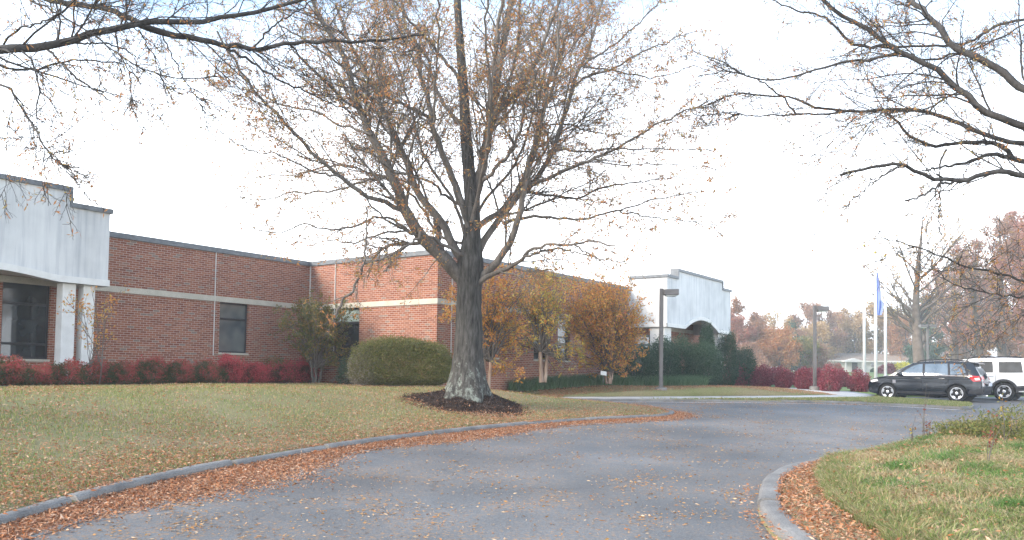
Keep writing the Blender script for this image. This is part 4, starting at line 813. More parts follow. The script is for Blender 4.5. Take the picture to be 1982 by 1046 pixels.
lit('fallen_leaves', X, Y, lawnz(X, Y)+rng.uniform(.015, .05, len(X)), 'brown fallen leaves lying in the lawn grass', mLitter)
# in the gutter
A = np.array([p[:2] for p in kerbA]); n = 150000; i = rng.integers(0, len(A)-1, n); f = rng.uniform(0, 1, n)[:, None]; q = A[i]*(1-f)+A[i+1]*f; tt = nrm(A[i+1]-A[i]); wdt = .34+.62*(.5+.5*np.sin(q[:, 1]*.9+q[:, 0]*.4))*np.clip((20-q[:, 1])/8, .15, 1.4)
off = np.abs(rng.normal(size=n))*wdt*.6+.01; q = q+np.column_stack([tt[:, 1], -tt[:, 0]])*off[:, None]; ok = view(q[:, 0], q[:, 1]) & (rng.uniform(0, 1, n) < np.interp(q[:, 1], [7, 17, 20, 24, 27], [1, 1, .8, .35, .05])); q = q[ok]; off = off[ok]
lit('gutter_leaves', q[:, 0], q[:, 1], S*q[:, 1]+rng.uniform(.012, .06, len(q))*np.exp(-off*2), 'thick drift of brown leaves in the gutter along the lawn kerb', mLitter)
def roadmask(x, y): return view(x, y)*(~inside(x, y, LP_))*(seg_dist(x, y, LAWN_EDGE) > .05)*inside(x, y, [(p.x, p.y) for p in kerbA[:80]]+[(p.x, p.y) for p in walkFront]+[(p.x, p.y) for p in reversed(kerbB)]+[(-6, 4)])
X, Y = scatter(760000, [(-9, 5), (20, 5), (20, 30), (-9, 30)], lambda x, y: roadmask(x, y)*np.clip(1.9*lump(x*3.1+.7*y, y*2.3)*lump(y*.9, x*1.3+2), .16, 1.4)*(.085+.30*np.exp(-kd(x, y)/1.3)+.20*np.exp(-np.maximum(x*.5+y-7.6, 0)/2.0)*lump(x*1.7, y*1.7)+.16*np.exp(-seg_dist(x, y, [tuple(p[:2]) for p in kerbB])/.5)+.12*lump(x, y)**2))
lit('scattered_leaves', X, Y, S*Y+rng.uniform(.004, .012, len(X)), 'scattered pale and brown leaves strewn over the asphalt', mLitterPale, .040, .013, .88)
# leaves on the far kerb and island
X, Y = scatter(60000, [(4, 24), (20, 24), (20, 34), (4, 34)], lambda x, y: (seg_dist(x, y, [tuple(p[:2]) for p in walkFront]) < .42)*(y < 33)*np.interp(x/y, [.16, .30, .42, .47], [.03, .25, .9, .05]))
inI = inside(X, Y, [(p.x, p.y) for p in isl]); lit('island_leaves', X, Y, S*Y+np.where(inI, KH+.015, .02), 'leaves drifted on and below the kerb of the car park island', mLitter, .06, .024)
ISP = [(p.x, p.y) for p in isl]; X, Y = scatter(60000, ISP, None); V, F = blades(np.column_stack([X, Y, S*Y+KH]), .06, .016, rng, .6); setp(link('island_grass', npmesh('island_grass', V, F), mGrass), 'narrow strip of grass on the island before the dark car', 'grass', kind='stuff')

# near right verge
def vz(x, y): return S*np.asarray(y, float)+.03+.075*smooth((seg_dist(x, y, [tuple(p[:2]) for p in kerbB])-.1)/.12)+.30*smooth((seg_dist(x, y, [tuple(p[:2]) for p in kerbB])-.15)/np.interp(y, [9, 13], [3.0, 1.2]))
VP = [p for p in kerbB]+[Vector((22, 8, 0)), Vector((14, 3, 0)), Vector((5, 3, 0))]
VPn = [(p.x, p.y) for p in VP]; KB = [tuple(p[:2]) for p in kerbB]
sheet('verge', VPn, vz, mSoil, .3)
litB = [gnd(*p, .12) for p in ((1600, 880), (1578, 925), (1592, 962), (1640, 1005), (1700, 1046), (1790, 1110))]
LBl = [tuple(p[:2]) for p in litB]
def vd(x, y): return seg_dist(x, y, KB)
litpoly = [(p.x, p.y) for p in kerbB if p.y < litB[0].y+.3]+LBl+[(LBl[-1][0], 4.0)]
X, Y = scatter(900000, VPn, lambda x, y: view(x, y)*(vd(x, y) > .17)*(inside(x, y, litpoly)*1.0+.03+.10*lump(x*2, y*2)*(y > 11)+.5*np.exp(-seg_dist(x, y, LBl)/.12))*np.minimum(1, (9/y)**1.4))
lit('verge_leaves', X, Y, vz(X, Y)+rng.uniform(.005, .05, len(X))+.03*(~inside(X, Y, litpoly)), 'deep bed of rust-coloured leaves behind the near right kerb', mLitter, .045, .014, .6)
X, Y = scatter(14000, [(1.5, 6), (5, 6), (5, 13), (1.5, 13)], lambda x, y: (vd(x, y) < .24)*(y < 9.5)*(.2+.8*(y < 7.9))*(~inside(x, y, litpoly))); lit('kerb_leaves', X, Y, S*Y+.135, 'leaves lying across the broken end of the right kerb', mLitter)
outl = lambda x, y: view(x, y)*(~inside(x, y, litpoly))*(vd(x, y) > .22)
X, Y = scatter(1100000, VPn, lambda x, y: outl(x, y)*np.minimum(1, (8/y)**1.5)*(.3+.7*lump(x*2.3, y*1.9)))
hh = .03+.06*lump(X*1.4, Y*1.1)**1.5; V, F = blades(np.column_stack([X, Y, vz(X, Y)]), hh, .009, rng, 1.9); setp(link('verge_grass', npmesh('verge_grass', V, F), mGrassLong), 'unmown green and straw-coloured grass on the near right bank', 'grass', kind='stuff'); print('verge', len(X))
for nm, mt, k0, hh_, lab in (('straw_tufts', leafmat('dry_straw_blades', [(.46, .36, .20), (.40, .28, .15), (.52, .44, .27), (.34, .22, .12)], .3), 70, .075, 'dry straw-coloured tufts scattered through the bank grass'), ('green_tufts', leafmat('fresh_green_blades', [(.12, .22, .05), (.17, .27, .07), (.09, .18, .05)], .35), 80, .085, 'fresh green tufts scattered through the bank grass')):
    cx2 = rng.uniform(3, 13, 600); cy2 = rng.uniform(7, 17, 600); ok = outl(cx2, cy2).astype(bool) & inside(cx2, cy2, VPn); cx2, cy2 = cx2[ok][:k0], cy2[ok][:k0]; j = rng.integers(0, len(cx2), 15000); rr_ = rng.normal(size=(15000, 2))*rng.uniform(.06, .22, len(cx2))[j][:, None]; X = cx2[j]+rr_[:, 0]; Y = cy2[j]+rr_[:, 1]; ok = outl(X, Y).astype(bool) & inside(X, Y, VPn); X, Y = X[ok], Y[ok]
    V, F = blades(np.column_stack([X, Y, vz(X, Y)]), hh_, .009, rng, 1.6); setp(link(nm, npmesh(nm, V, F), mt), lab, 'grass', kind='stuff')
# long tufts flopping over the leaf bed
L2 = np.array(LBl); n = 11000; i = rng.integers(0, len(L2)-1, n); f = rng.uniform(0, 1, n)[:, None]; q = L2[i]*(1-f)+L2[i+1]*f+np.abs(rng.normal(size=(n, 1)))*np.array([[.30, .12]])
tc_ = q[rng.integers(0, n, 90)]; j = np.argmin(((q[:, None]-tc_[None])**2).sum(-1), 1); dd = q-tc_[j]; q = tc_[j]+dd*.6; ld = np.column_stack([dd*3.0, np.zeros(n)])+np.array([[-.30, -.22, 0]]); q = q[view(q[:, 0], q[:, 1])]; ld = ld[:len(q)]
V, F = blades(np.column_stack([q, vz(q[:, 0], q[:, 1])]), .12, .0075, rng, .9, ld); setp(link('tuft_grass', npmesh('tuft_grass', V, F), mGrassLong), 'long green tufts of grass flopping over the leaf bed', 'grass', kind='stuff')
# junipers and weeds on the bank
def jun(px, py, Y, w_, h_, lab):
    p = at(px, py, Y); p.z = float(vz(p.x, p.y))-.02; return shrub('juniper_bush', lab, p, w_, h_, mBox, 4500, (.05, .018), 'low junipers on the right bank', 2, .7, lump=.4)
jun(1975, 852, 12.6, 1.7, .42, 'low spreading green juniper at the right edge of the bank'); jun(1895, 850, 13.3, 1.3, .22, 'flat juniper shoot creeping left from the right edge of the bank')
mWeed = leafmat('red_weed_leaves', [(.28, .07, .07), (.20, .06, .05), (.30, .14, .06)], .4); mWeedY = leafmat('yellow_weed_leaves', [(.42, .26, .06), (.30, .28, .08), (.35, .15, .05)], .4)
def weed(px, py, topy, Y, mat, nl, lab, lean=0):
    p = at(px, py, Y); p.z = float(vz(p.x, p.y))-.02; h = at(px, topy, Y).z-p.z; t = thing('weed', lab, 'weed', p, 0, 'weeds standing on the right bank'); rg = np.random.default_rng(int(px)); k = 4
    P_ = np.array([resample([(rg.normal()*.01, rg.normal()*.01, 0), (lean*.5+rg.normal()*.03, rg.normal()*.02, h*.5), (lean+rg.normal()*.09*(j > 0), rg.normal()*.05, h*(1-.14*j))], 8) for j in range(k)])
    V, F = tubes(P_, np.tile(np.linspace(.0045, .0018, 8), (k, 1)), 5); link('stem', npmesh('stem', V, F, True), mTwig, t); q = sample_on(P_, nl, rg, .45)+rg.normal(size=(nl, 3))*.02; V, F = leaf_geo(q, .05, .028, rg); link('leaves', npmesh('leaves', V, F), mat, t)
weed(1788, 850, 742, 12.8, mWeed, 5, 'tall bare thin weed stem rising before the parked cars'); weed(1798, 845, 803, 13, mTwig and mWeed, 26, 'short dark seed-headed weed on the crest of the bank')
weed(1768, 855, 806, 12.6, mWeedY, 16, 'yellow-leaved weed left of the dark seed head'); weed(1912, 930, 790, 9.6, mWeed, 40, 'tall reddish weed near the juniper', .04); weed(1945, 865, 762, 12, mWeedY, 30, 'yellow-spotted weed at the right edge before the white car')
weed(1888, 1000, 948, 8.6, mWeed, 36, 'low red-leaved weed in the near grass'); weed(1855, 850, 828, 13, mWeedY, 30, 'small yellow weed beside the juniper shoot')

# ------------------------------------------------------------------ far background: house, woods
def farz(x, y): return S*min(y, 105)-.06
HY = 165.0; h0 = at(1600, 724, HY); h1 = at(1935, 724, HY); hz = farz(0, HY)
mWhite = noisy('white_painted_siding', [(.3, (.55, .54, .50)), (.7, (.66, .65, .60))], 1); mShingle = noisy('tan_shingle_roof', [(.3, (.22, .17, .14)), (.7, (.32, .26, .22))], 1.5, fine=9)
ht = thing('house', 'long low white house with tan roof and small porch beyond the flagpoles', 'house', (h0.x, HY, hz)); LH = h1.x-h0.x; ez = at(1640, 698.5, HY).z-hz; rz_ = at(1640, 683, HY).z-hz
m = MB(); m.box((0, 0, -.5), (LH, 8, ez)); m.build('wall', mWhite, ht)
m = MB(); m.prism([(-.6, ez+.02), (8.6, ez+.02), (4, rz_)], 'x', -.5, LH+.5); rf = m.build('roof', mShingle, ht); m = MB(); m.box((-.5, -.66, ez-.22), (LH+.5, -.602, ez+.06)); m.build('fascia', mTrim, rf)
X0, X1 = at(1636, 700, HY-2).x-h0.x, at(1670, 700, HY-2).x-h0.x; m = MB(); m.prism([(X0-.2, ez-.3), (X1+.2, ez-.3), (X1+.2, ez-.1), ((X0+X1)/2, ez+.45), (X0-.2, ez-.1)], 'y', -2.2, -.67); m.build('porch_roof', mTrim, ht)
for x_ in (X0, X1-.2): m = MB(); m.box((x_, -2.1, -.4), (x_+.2, -1.9, ez-.302)); m.build('porch_post', mTrim, ht)
m = MB(); dx = at(1649, 700, HY).x-h0.x; m.box((dx, -.05, -.1), (dx+1.1, -.003, ez-.35)); m.build('door', mFrame, ht)
for px in (1686, 1735, 1775, 1850): m = MB(); dx = at(px, 700, HY).x-h0.x; m.box((dx, -.05, ez-1.2), (dx+1.0, -.003, ez-.35)); m.build('window', mGlass, ht)
for px, lab in ((1818, 'white gable of a far house glimpsed between trunks, left one'), (1880, 'white gable of a far house glimpsed between trunks, right one')):
    g = at(px, 690, 175); t = thing('house', lab, 'house', (g.x, 175, hz)); m = MB(); m.prism([(-4, -.5), (4, -.5), (4, 4.6), (0, 7.0), (-4, 4.6)], 'y', 0, 9); m.build('wall', mWhite, t)
    m = MB(); m.prism([(-4.4, 4.5), (0, 7.1), (4.4, 4.5), (4.4, 4.75), (0, 7.4), (-4.4, 4.75)], 'y', -.3, 9.3); m.build('roof', mShingle, t); m = MB(); m.box((-1, -.05, 2), (1, -.003, 3.6)); m.build('window', mGlass, t)
def fshrub(px, by, wp, hp, Y, mat, lab, n=2200): p = at(px, by, Y); p.z = min(p.z, farz(0, Y)+.1); shrub('garden_bush', lab, p, wp/F0*Y, at(px, by-hp, Y).z-p.z, mat, n, (.22, .12), None, 2.4, .35, lump=.15)
mBrownLf = leafmat('brown_red_far_leaves', [(.22, .08, .06), (.30, .13, .09), (.16, .07, .055)], .4); mPurp = leafmat('purple_far_leaves', [(.13, .04, .06), (.18, .06, .08)], .3)
fshrub(1612, 726, 40, 20, 100, mBrownLf, 'brownish-red shrub at the left end of the far white house'); fshrub(1718, 727, 30, 20, 95, mPurp, 'purple round shrub beside the yellow hedge'); fshrub(1757, 727, 62, 22, 95, mYellow, 'yellow clipped hedge glowing behind the dark car')
fshrub(1690, 727, 8, 12, 120, mYew, 'small dark shrub at the far house wall near the porch'); fshrub(1702, 727, 8, 13, 120, mBrownLf, 'small reddish shrub at the far house wall')
C_or = leafmat('far_orange_leaves', [(.42, .17, .06), (.50, .24, .09), (.34, .13, .06), (.46, .28, .13)], .45); C_br = leafmat('far_russet_leaves', [(.36, .19, .11), (.44, .25, .15), (.30, .15, .10), (.32, .21, .14)], .45)
C_rd = leafmat('far_red_leaves', [(.42, .16, .11), (.34, .13, .10), (.46, .22, .14), (.38, .22, .15)], .45); C_tan = leafmat('far_tan_leaves', [(.46, .30, .14), (.52, .36, .18), (.38, .24, .11)], .45); C_gr = leafmat('far_pine_needles', [(.05, .10, .06), (.08, .13, .08), (.04, .075, .05)], .25); C_yg = leafmat('far_olive_leaves', [(.22, .20, .07), (.30, .24, .09), (.14, .16, .05)], .4)
def ftree(lab, px, top, wp, Y, mat, nleaf=5200, seed=0, bare=.0, base=.12, name='tree', lf=.34, cones=False, limbs=20, tw=None, lean=0):
    rg = np.random.default_rng(seed+int(px)*3); gx_ = ray(px, 725).x/ray(px, 725).y*Y; b = np.array([gx_, Y, farz(0, Y)]); H = at(px, top, Y).z-b[2]; Rw = wp/F0*Y/2
    t = thing(name, lab, 'tree', b, 0, 'autumn trees beyond the car park'); tr_ = tw or H*.022
    TP = resample([(b[0], Y, b[2]-.3), (b[0]+rg.normal()*.02*H, Y, b[2]+H*.4), (b[0]+lean+rg.normal()*.03*H, Y, b[2]+H*.93)], 16)[None]; TR = np.linspace(tr_*1.25, tr_*.12, 16)[None]
    V, F = tubes(TP, TR, 8); link('trunk', npmesh('trunk', V-b, F, True), mFarBark, t)
    n = limbs; tt = base+(.95-base)*rg.uniform(0, 1, n); P = []; R = []
    for u in tt:
        x = u*15; i = int(x); o_ = TP[0, i]; a_ = rg.uniform(0, 6.28)
        prof = (1-u)**.8*1.15 if cones else math.sin(min(1, (u-base)/(1-base)*.8+.22)*math.pi)**.6
        ln = Rw*prof*rg.uniform(.75, 1.1); d_ = np.array([math.cos(a_), math.sin(a_), .1 if cones else .75+.5*u]); P.append(resample([o_, o_+d_*ln*np.array([.5, .5, .45]), o_+d_*ln], 8, rg, H*.004)); R.append(np.linspace(tr_*.42*(1.1-u), tr_*.06, 8))
    P = np.array(P); R = np.array(R); C1, R1 = spawn(P, R, 7, rg, lo=.2, ang=.7, ratio=(.3, .6), K=5, up=.15, wig=.15, rfac=.6, rmin=.02); C2, R2 = spawn(C1, R1, 5, rg, lo=.1, ang=.7, ratio=(.35, .7), K=4, up=.1, wig=.2, rfac=.6, rmin=.013)
    V, F = join([tubes(P, R, 5), tubes(C1, R1, 4), tubes(C2, R2, 3)]); link('branches', npmesh('branches', V-b, F, True), mFarBark, t)
    q = np.concatenate([sample_on(C2, int(nleaf*.6), rg, .0), sample_on(C1, int(nleaf*.4), rg, .2)])+rg.normal(size=(int(nleaf*.6)+int(nleaf*.4), 3))*.35*(Y/150)
    V, F = leaf_geo(q, lf*Y/150, lf*.6*Y/150, rg); link('crown', npmesh('crown', V-b, F), mat, t)
FT = [('russet tree directly right of the white parapet', 1432, 588, 74, 120, C_br, 9000), ('tall russet-brown tree behind the dark evergreens, second from the building', 1466, 592, 66, 128, C_br, 8000),
 ('orange-brown tree low in the woods behind the wine-red bushes', 1490, 640, 60, 118, C_or, 6000), ('thin pale bare-topped tree between the russet and green ones', 1497, 590, 56, 150, C_tan, 2200),
 ('green pine among the autumn trees left of the second lamp post', 1532, 612, 58, 135, C_gr, 8000), ('tall russet tree rising behind the second lamp post', 1562, 578, 56, 165, C_br, 6000), ('rusty open-crowned tree just right of the second lamp post', 1594, 584, 56, 168, C_br, 5200),
 ('red-leaved tree behind the utility pole', 1606, 640, 52, 178, C_rd, 5200), ('brown tree behind the left end of the far house', 1625, 600, 48, 182, C_br, 5200), ('golden-tan tree left of the first flagpole', 1652, 592, 54, 172, C_tan, 7000),
 ('golden tree behind the flagpoles', 1690, 584, 64, 174, C_tan, 8000), ('small green tree in the gap above the far roof', 1642, 652, 34, 180, C_gr, 4200), ('olive tree between the flagpoles and the big bare oak', 1728, 600, 60, 175, C_yg, 6500),
 ('narrow evergreen rising behind the bare oak', 1790, 536, 56, 130, C_gr, 9000), ('reddish tree above the dark car', 1842, 500, 100, 150, C_rd, 8500), ('russet tall tree above the white car', 1892, 455, 110, 140, C_rd, 9500),
 ('orange-red tree near the right edge', 1945, 500, 100, 120, C_br, 10000), ('tall reddish tree cut by the right edge', 1992, 430, 110, 125, C_rd, 10000), ('brown tree beyond the right edge', 2060, 450, 120, 125, C_br, 7000),
 ('tall full russet tree rising above the white car at the right', 1940, 395, 120, 108, C_br, 12000), ('tall dark-red tree whose crown leaves the right edge', 2010, 370, 130, 104, C_rd, 12000), ('low brown understory tree just right of the dark evergreens', 1450, 655, 60, 112, C_br, 5000), ('low orange understory tree above the wine-red bushes', 1508, 662, 56, 114, C_or, 5000), ('low olive understory tree left of the second lamp post', 1550, 668, 52, 116, C_yg, 5000),
 ('low dull-brown understory tree at the utility pole', 1578, 662, 30, 118, C_br, 5000), ('tall red-brown tree touching the right side of the white parapet', 1418, 600, 50, 116, C_rd, 5500), ('russet tree filling the gap right of the green pine', 1548, 625, 50, 150, C_br, 5500), ('tan tree in the gap left of the red tree', 1578, 622, 50, 155, C_tan, 5000), ('orange tree between the olive tree and the bare oak', 1752, 618, 70, 168, C_or, 6000), ('low russet tree behind the car roofs', 1872, 600, 90, 160, C_br, 7000), ('low orange tree behind the white car', 1935, 620, 80, 150, C_or, 6500)]
for i, a in enumerate(FT): ftree(a[0], a[1], a[2], a[3]*1.22, a[4], a[5], int(a[6]*1.7), seed=i, cones=('pine' in a[0] or 'evergreen' in a[0] or 'green tree' in a[0] and False), name='pine_tree' if a[5] is C_gr else 'tree', base=.06 if a[2] > 560 else .12, limbs=26)
ftree('big nearly bare oak with thick dark trunk above the dark car', 1781, 405, 210, 85, C_tan, 3400, 77, base=.22, lf=.36, limbs=30, tw=.52, name='oak_tree')
ftree('bare grey tree standing over the white car', 1905, 440, 150, 88, C_rd, 2600, 78, base=.2, lf=.34, limbs=26, tw=.33); ftree('bare tree with thin crown second from the big bare oak', 1850, 470, 120, 92, C_br, 1800, 79, base=.2, lf=.3, limbs=24, tw=.3)
for i, (px, top) in enumerate([(1380, 640), (1340, 640)]): pass
p = at(1590, 722, 140); p.z = farz(0, 140); t = thing('utility_pole', 'thin grey utility pole with three wires before the red tree', 'utility pole', p); hh = at(1590, 655, 140).z-p.z
m = MB(); m.tube([(0, 0, -.3), (0, 0, hh)], [.16, .11], 8); m.build('pole', mFarBark, t); m = MB(); m.box((-1.1, -.13, hh-.8), (1.1, -.11-.1, hh-.65)); m.build('crossarm', mFarBark, t)
for k in range(3):
    m = MB(); m.tube([(-26, 3, hh-1.2-.6*k), (-13, 1.5, hh-1.7-.6*k), (0, -.2, hh-.7-.6*k), (13, -1.5, hh-1.6-.6*k), (26, -3, hh-1.0-.6*k)], .02, 4); m.build('wire', mFarBark, t)

# ------------------------------------------------------------------ cars
def paint(name, col, rough=.28, metal=.0, coat=.3):
    m, t, b = M(name, col, rough, metal, .5); b.inputs['Coat Weight'].default_value = coat; b.inputs['Coat Roughness'].default_value = .05
    c = mixc(t, .25, col, ramp(t, [(.3, tuple(x*.75 for x in col)), (.7, tuple(min(1, x*1.15+.01) for x in col))], noise(t, objc(t), 2.2, 3)).outputs[0]); t.links.new(c, b.inputs['Base Color']); return m
mDark = paint('dark_grey_car_paint', (.003, .006, .012), .14, 0, .3); mWhiteCar = paint('white_car_paint', (.50, .52, .54)); mTyre = noisy('tyre_rubber', [(.3, (.014, .014, .015)), (.7, (.03, .03, .03))], 8, rough=.85)
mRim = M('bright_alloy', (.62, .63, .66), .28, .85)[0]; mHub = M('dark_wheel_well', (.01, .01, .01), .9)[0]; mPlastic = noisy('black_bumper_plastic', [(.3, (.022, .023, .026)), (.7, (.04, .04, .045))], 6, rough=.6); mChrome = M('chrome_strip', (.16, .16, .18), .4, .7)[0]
mCarGlass = glassmat('car_window_glass', (.05, .07, .085), (.10, .13, .15), 2.5, .04); mCarGlass.node_tree.nodes['Principled BSDF'].inputs['IOR'].default_value = 1.9
mRear = glassmat('dark_rear_glass', (.010, .012, .015), (.03, .034, .038), 2.5, .35); mRear.node_tree.nodes['Principled BSDF'].inputs['Specular IOR Level'].default_value = .12; mRed = M('red_tail_lens', (.50, .015, .02), .15, 0, .7)[0]; mClear = M('clear_head_lens', (.70, .68, .66), .12, 0, .8)[0]; mAmber = M('amber_lens', (.65, .22, .05), .2)[0]; mPlateM = M('number_plate_face', (.55, .57, .62), .5)[0]
def arc(cx__, cz, r, a0, a1, n=14): return [(cx__+r*math.cos(math.radians(a0+(a1-a0)*i/n)), cz+r*math.sin(math.radians(a0+(a1-a0)*i/n))) for i in range(n+1)]
class Car:
    def __init__(s, name, label, loc, rz, up_, xr, xf, rw, wf, paintm, zbase=.26, archr=.06):
        s.t = thing(name, label, 'car', loc, rz, None); s.t.scale = (.95, .95, .95); s.wf = wf; s.xr, s.xf, s.rw = xr, xf, rw; s.up = up_
        R_ = rw+archr; low = []
        a_ = math.degrees(math.asin((rw-zbase)/R_))
        low += [(up_[-1][0]-.02, zbase+.0)] if False else []
        low += arc(xf, rw, R_, -a_, 180+a_) + arc(xr, rw, R_, -a_, 180+a_)
        outl_ = list(up_)+low                              # up_: rear bottom -> over the roof -> front bottom
        dense = []
        for p_, q_ in zip(outl_, outl_[1:]+outl_[:1]):
            k = max(1, int(math.dist(p_, q_)/.09)); dense += [(p_[0]+(q_[0]-p_[0])*i/k, p_[1]+(q_[1]-p_[1])*i/k) for i in range(k)]
        xs = [p_[0] for p_ in dense]; gx_, gz_ = np.meshgrid(np.arange(min(xs), max(xs), .085), np.arange(.1, 2, .075)); gx_ = gx_.ravel()+.0031; gz_ = gz_.ravel()+.0017
        ok = inside(gx_, gz_, dense) & (seg_dist(gx_, gz_, dense+dense[:1]) > .03)
        r = delaunay_2d_cdt([Vector(p_) for p_ in dense]+[Vector(p_) for p_ in zip(gx_[ok], gz_[ok])], [], [list(range(len(dense)))], 1, 1e-5)
        v = [(p_.x, p_.y) for p_ in r[0]]; F_ = [tuple(f) for f in r[2]]; n = len(v); V_ = [(x, wf(x, z), z) for x, z in v]+[(x, -wf(x, z), z) for x, z in v]
        Fs = F_+[tuple(i+n for i in f[::-1]) for f in F_]; nd = len(dense); K = 8; rows = []
        for i, (x, z) in enumerate(dense):
            w_ = wf(x, z); row = [i]
            for k in range(1, K):
                y = w_*(1-2*k/K); c_ = 1-(y/w_)**2; V_.append((x+s.bulge(x, z)*c_, y, z+(.035*c_ if z > 1.45 else .03*c_ if z > .85 else 0))); row.append(len(V_)-1)
            row.append(i+n); rows.append(row)
        for i in range(nd):
            a, b = rows[i], rows[(i+1) % nd]
            for k in range(K): Fs.append((a[k], b[k], b[k+1], a[k+1]))
        m = MB(); m.v = V_; m.f = Fs; s.body = m.build('body', paintm, s.t, smooth=True)
        md = s.body.modifiers.new('sharp', 'EDGE_SPLIT'); md.split_angle = math.radians(42)
    def bulge(s, x, z): 
        X1 = max(p[0] for p in s.up); return .16*max(0, min(1, (x-(X1-.55))/.5)) - .07*max(0, min(1, (.5-x)/.45))
    def patch(s, poly, off, name, mat, parent=None, sides=(1, -1), label=None, th=True):
        k = []; 
        for p_, q_ in zip(poly, poly[1:]+poly[:1]):
            n = max(1, int(math.dist(p_, q_)/.07)); k += [(p_[0]+(q_[0]-p_[0])*i/n, p_[1]+(q_[1]-p_[1])*i/n) for i in range(n)]
        xs = [p_[0] for p_ in k]; zs = [p_[1] for p_ in k]; gx_, gz_ = np.meshgrid(np.arange(min(xs), max(xs), .09), np.arange(min(zs), max(zs), .06)); gx_ = gx_.ravel()+.01; gz_ = gz_.ravel()+.01
        ok = inside(gx_, gz_, k) & (seg_dist(gx_, gz_, k+k[:1]) > .02); r = delaunay_2d_cdt([Vector(p_) for p_ in k]+[Vector(p_) for p_ in zip(gx_[ok], gz_[ok])], [], [list(range(len(k)))], 1, 1e-5); res = None
        for sd_ in sides:
            m = MB(); n = len(r[0]); m.v = [(p_.x, sd_*(s.wf(p_.x, p_.y)+off), p_.y) for p_ in r[0]]+[(p_.x, sd_*(s.wf(p_.x, p_.y)-.02), p_.y) for p_ in r[0]]
            m.f = [tuple(f) for f in r[2]]+[tuple(i+n for i in f[::-1]) for f in r[2]]+[(i, (i+1) % len(k), (i+1) % len(k)+n, i+n) for i in range(len(k))]
            res = m.build(name, mat, parent or s.t, smooth=False); setp(res, label)
        return res
    def strip(s, i0, pts, y0, y1, off, name, mat, parent=None):
        """panel across the car following profile points pts=(x,z), half width fractions"""
        m = MB(); K = 8; rows = []
        for x, z in pts:
            w_ = s.wf(x, z); row = []
            for k in range(K+1):
                fr = y0+(y1-y0)*k/K; c_ = 1-fr*fr; m.v.append((x+s.bulge(x, z)*c_+off[0], fr*w_, z+(.035*c_ if z > 1.45 else .03*c_ if z > .85 else 0)+off[1])); row.append(len(m.v)-1)
            rows.append(row)
        n = len(m.v); m.v += [(a-off[0]*1.8, b, c-off[1]*1.8) for a, b, c in m.v]
        for a, b in zip(rows, rows[1:]):
            for k in range(K): m.f.append((a[k], b[k], b[k+1], a[k+1])); m.f.append((a[k]+n, a[k+1]+n, b[k+1]+n, b[k]+n))
        for a, b in zip(rows, rows[1:]):
            for k in (0, K): m.f.append((a[k], a[k]+n, b[k]+n, b[k]))
        return m.build(name, mat, parent or s.t, smooth=False)
    def wheels(s, half, spokes=5, wid=.21):
        for x in (s.xr, s.xf):
            for sd_ in (1, -1):
                yo = sd_*(half); yi = sd_*(half-wid); r = s.rw
                m = MB(); pr = [(r*.66, 0), (r*.70, .012), (r*.93, .012), (r, -.02), (r, -wid+.02), (r*.93, -wid), (r*.5, -wid)]
                m.lathe([(a, b*sd_) for a, b in pr], (x, yo, r), 'y', 32); wh = m.build('wheel', mTyre, s.t, smooth=True); wh.modifiers.new('e', 'EDGE_SPLIT').split_angle = math.radians(40)
                m = MB(); m.lathe([(r*.66, .010*sd_), (r*.69, .016*sd_), (r*.655, .016*sd_), (r*.63, -.01*sd_), (r*.62, -.08*sd_)], (x, yo, r), 'y', 32)
                rim = MB(); 
                ring = [(r*.70, .014), (r*.70, .02), (r*.63, .02), (r*.61, -.03)]
                K = 36
                for j in range(K):
                    a, b = 2*math.pi*j/K, 2*math.pi*(j+1)/K
                    for (r1, h1), (r2, h2) in zip(ring, ring[1:]): rim.poly([(x+r1*math.cos(a), yo+h1*sd_, r+r1*math.sin(a)), (x+r1*math.cos(b), yo+h1*sd_, r+r1*math.sin(b)), (x+r2*math.cos(b), yo+h2*sd_, r+r2*math.sin(b)), (x+r2*math.cos(a), yo+h2*sd_, r+r2*math.sin(a))])
                for j in range(spokes):
                    a = 2*math.pi*j/spokes+.3; c_, s_ = math.cos(a), math.sin(a); t_ = (-s_, c_); q = []
                    for rr_, ww in ((r*.10, .035), (r*.36, .048), (r*.62, .072)): q += [(rr_, ww), (rr_, -ww)]
                    P3 = [(x+rr_*c_+ww*t_[0], yo+.014*sd_-(.02*sd_ if rr_ < r*.5 else 0), r+rr_*s_+ww*t_[1]) for rr_, ww in q]; P4 = [(a_, b_-.03*sd_, c__) for a_, b_, c__ in P3]
                    n = len(rim.v); rim.v += P3+P4; rim.f += [(n, n+2, n+3, n+1), (n+2, n+4, n+5, n+3), (n, n+6, n+8, n+2), (n+2, n+8, n+10, n+4), (n+1, n+3, n+9, n+7), (n+3, n+5, n+11, n+9), (n+6, n+7, n+9, n+8), (n+8, n+9, n+11, n+10)]
                rim.lathe([(r*.17, -.02*sd_), (r*.17, .006*sd_), (r*.12, .012*sd_)], (x, yo, r), 'y', 16); rim.build('rim', mRim, wh)
                m = MB(); m.lathe([(r*.605, -.06*sd_), (r*.60, -.065*sd_)], (x, yo, r), 'y', 24); m.build('brake_shadow', mHub, wh).name = 'spoke_shade'  # black disc imitating the shade behind the spokes
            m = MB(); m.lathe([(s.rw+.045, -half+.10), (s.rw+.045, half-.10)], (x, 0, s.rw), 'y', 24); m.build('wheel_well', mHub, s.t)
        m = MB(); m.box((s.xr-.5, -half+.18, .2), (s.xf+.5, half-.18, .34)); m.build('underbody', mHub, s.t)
CRZ = math.atan2(.74, -.67)
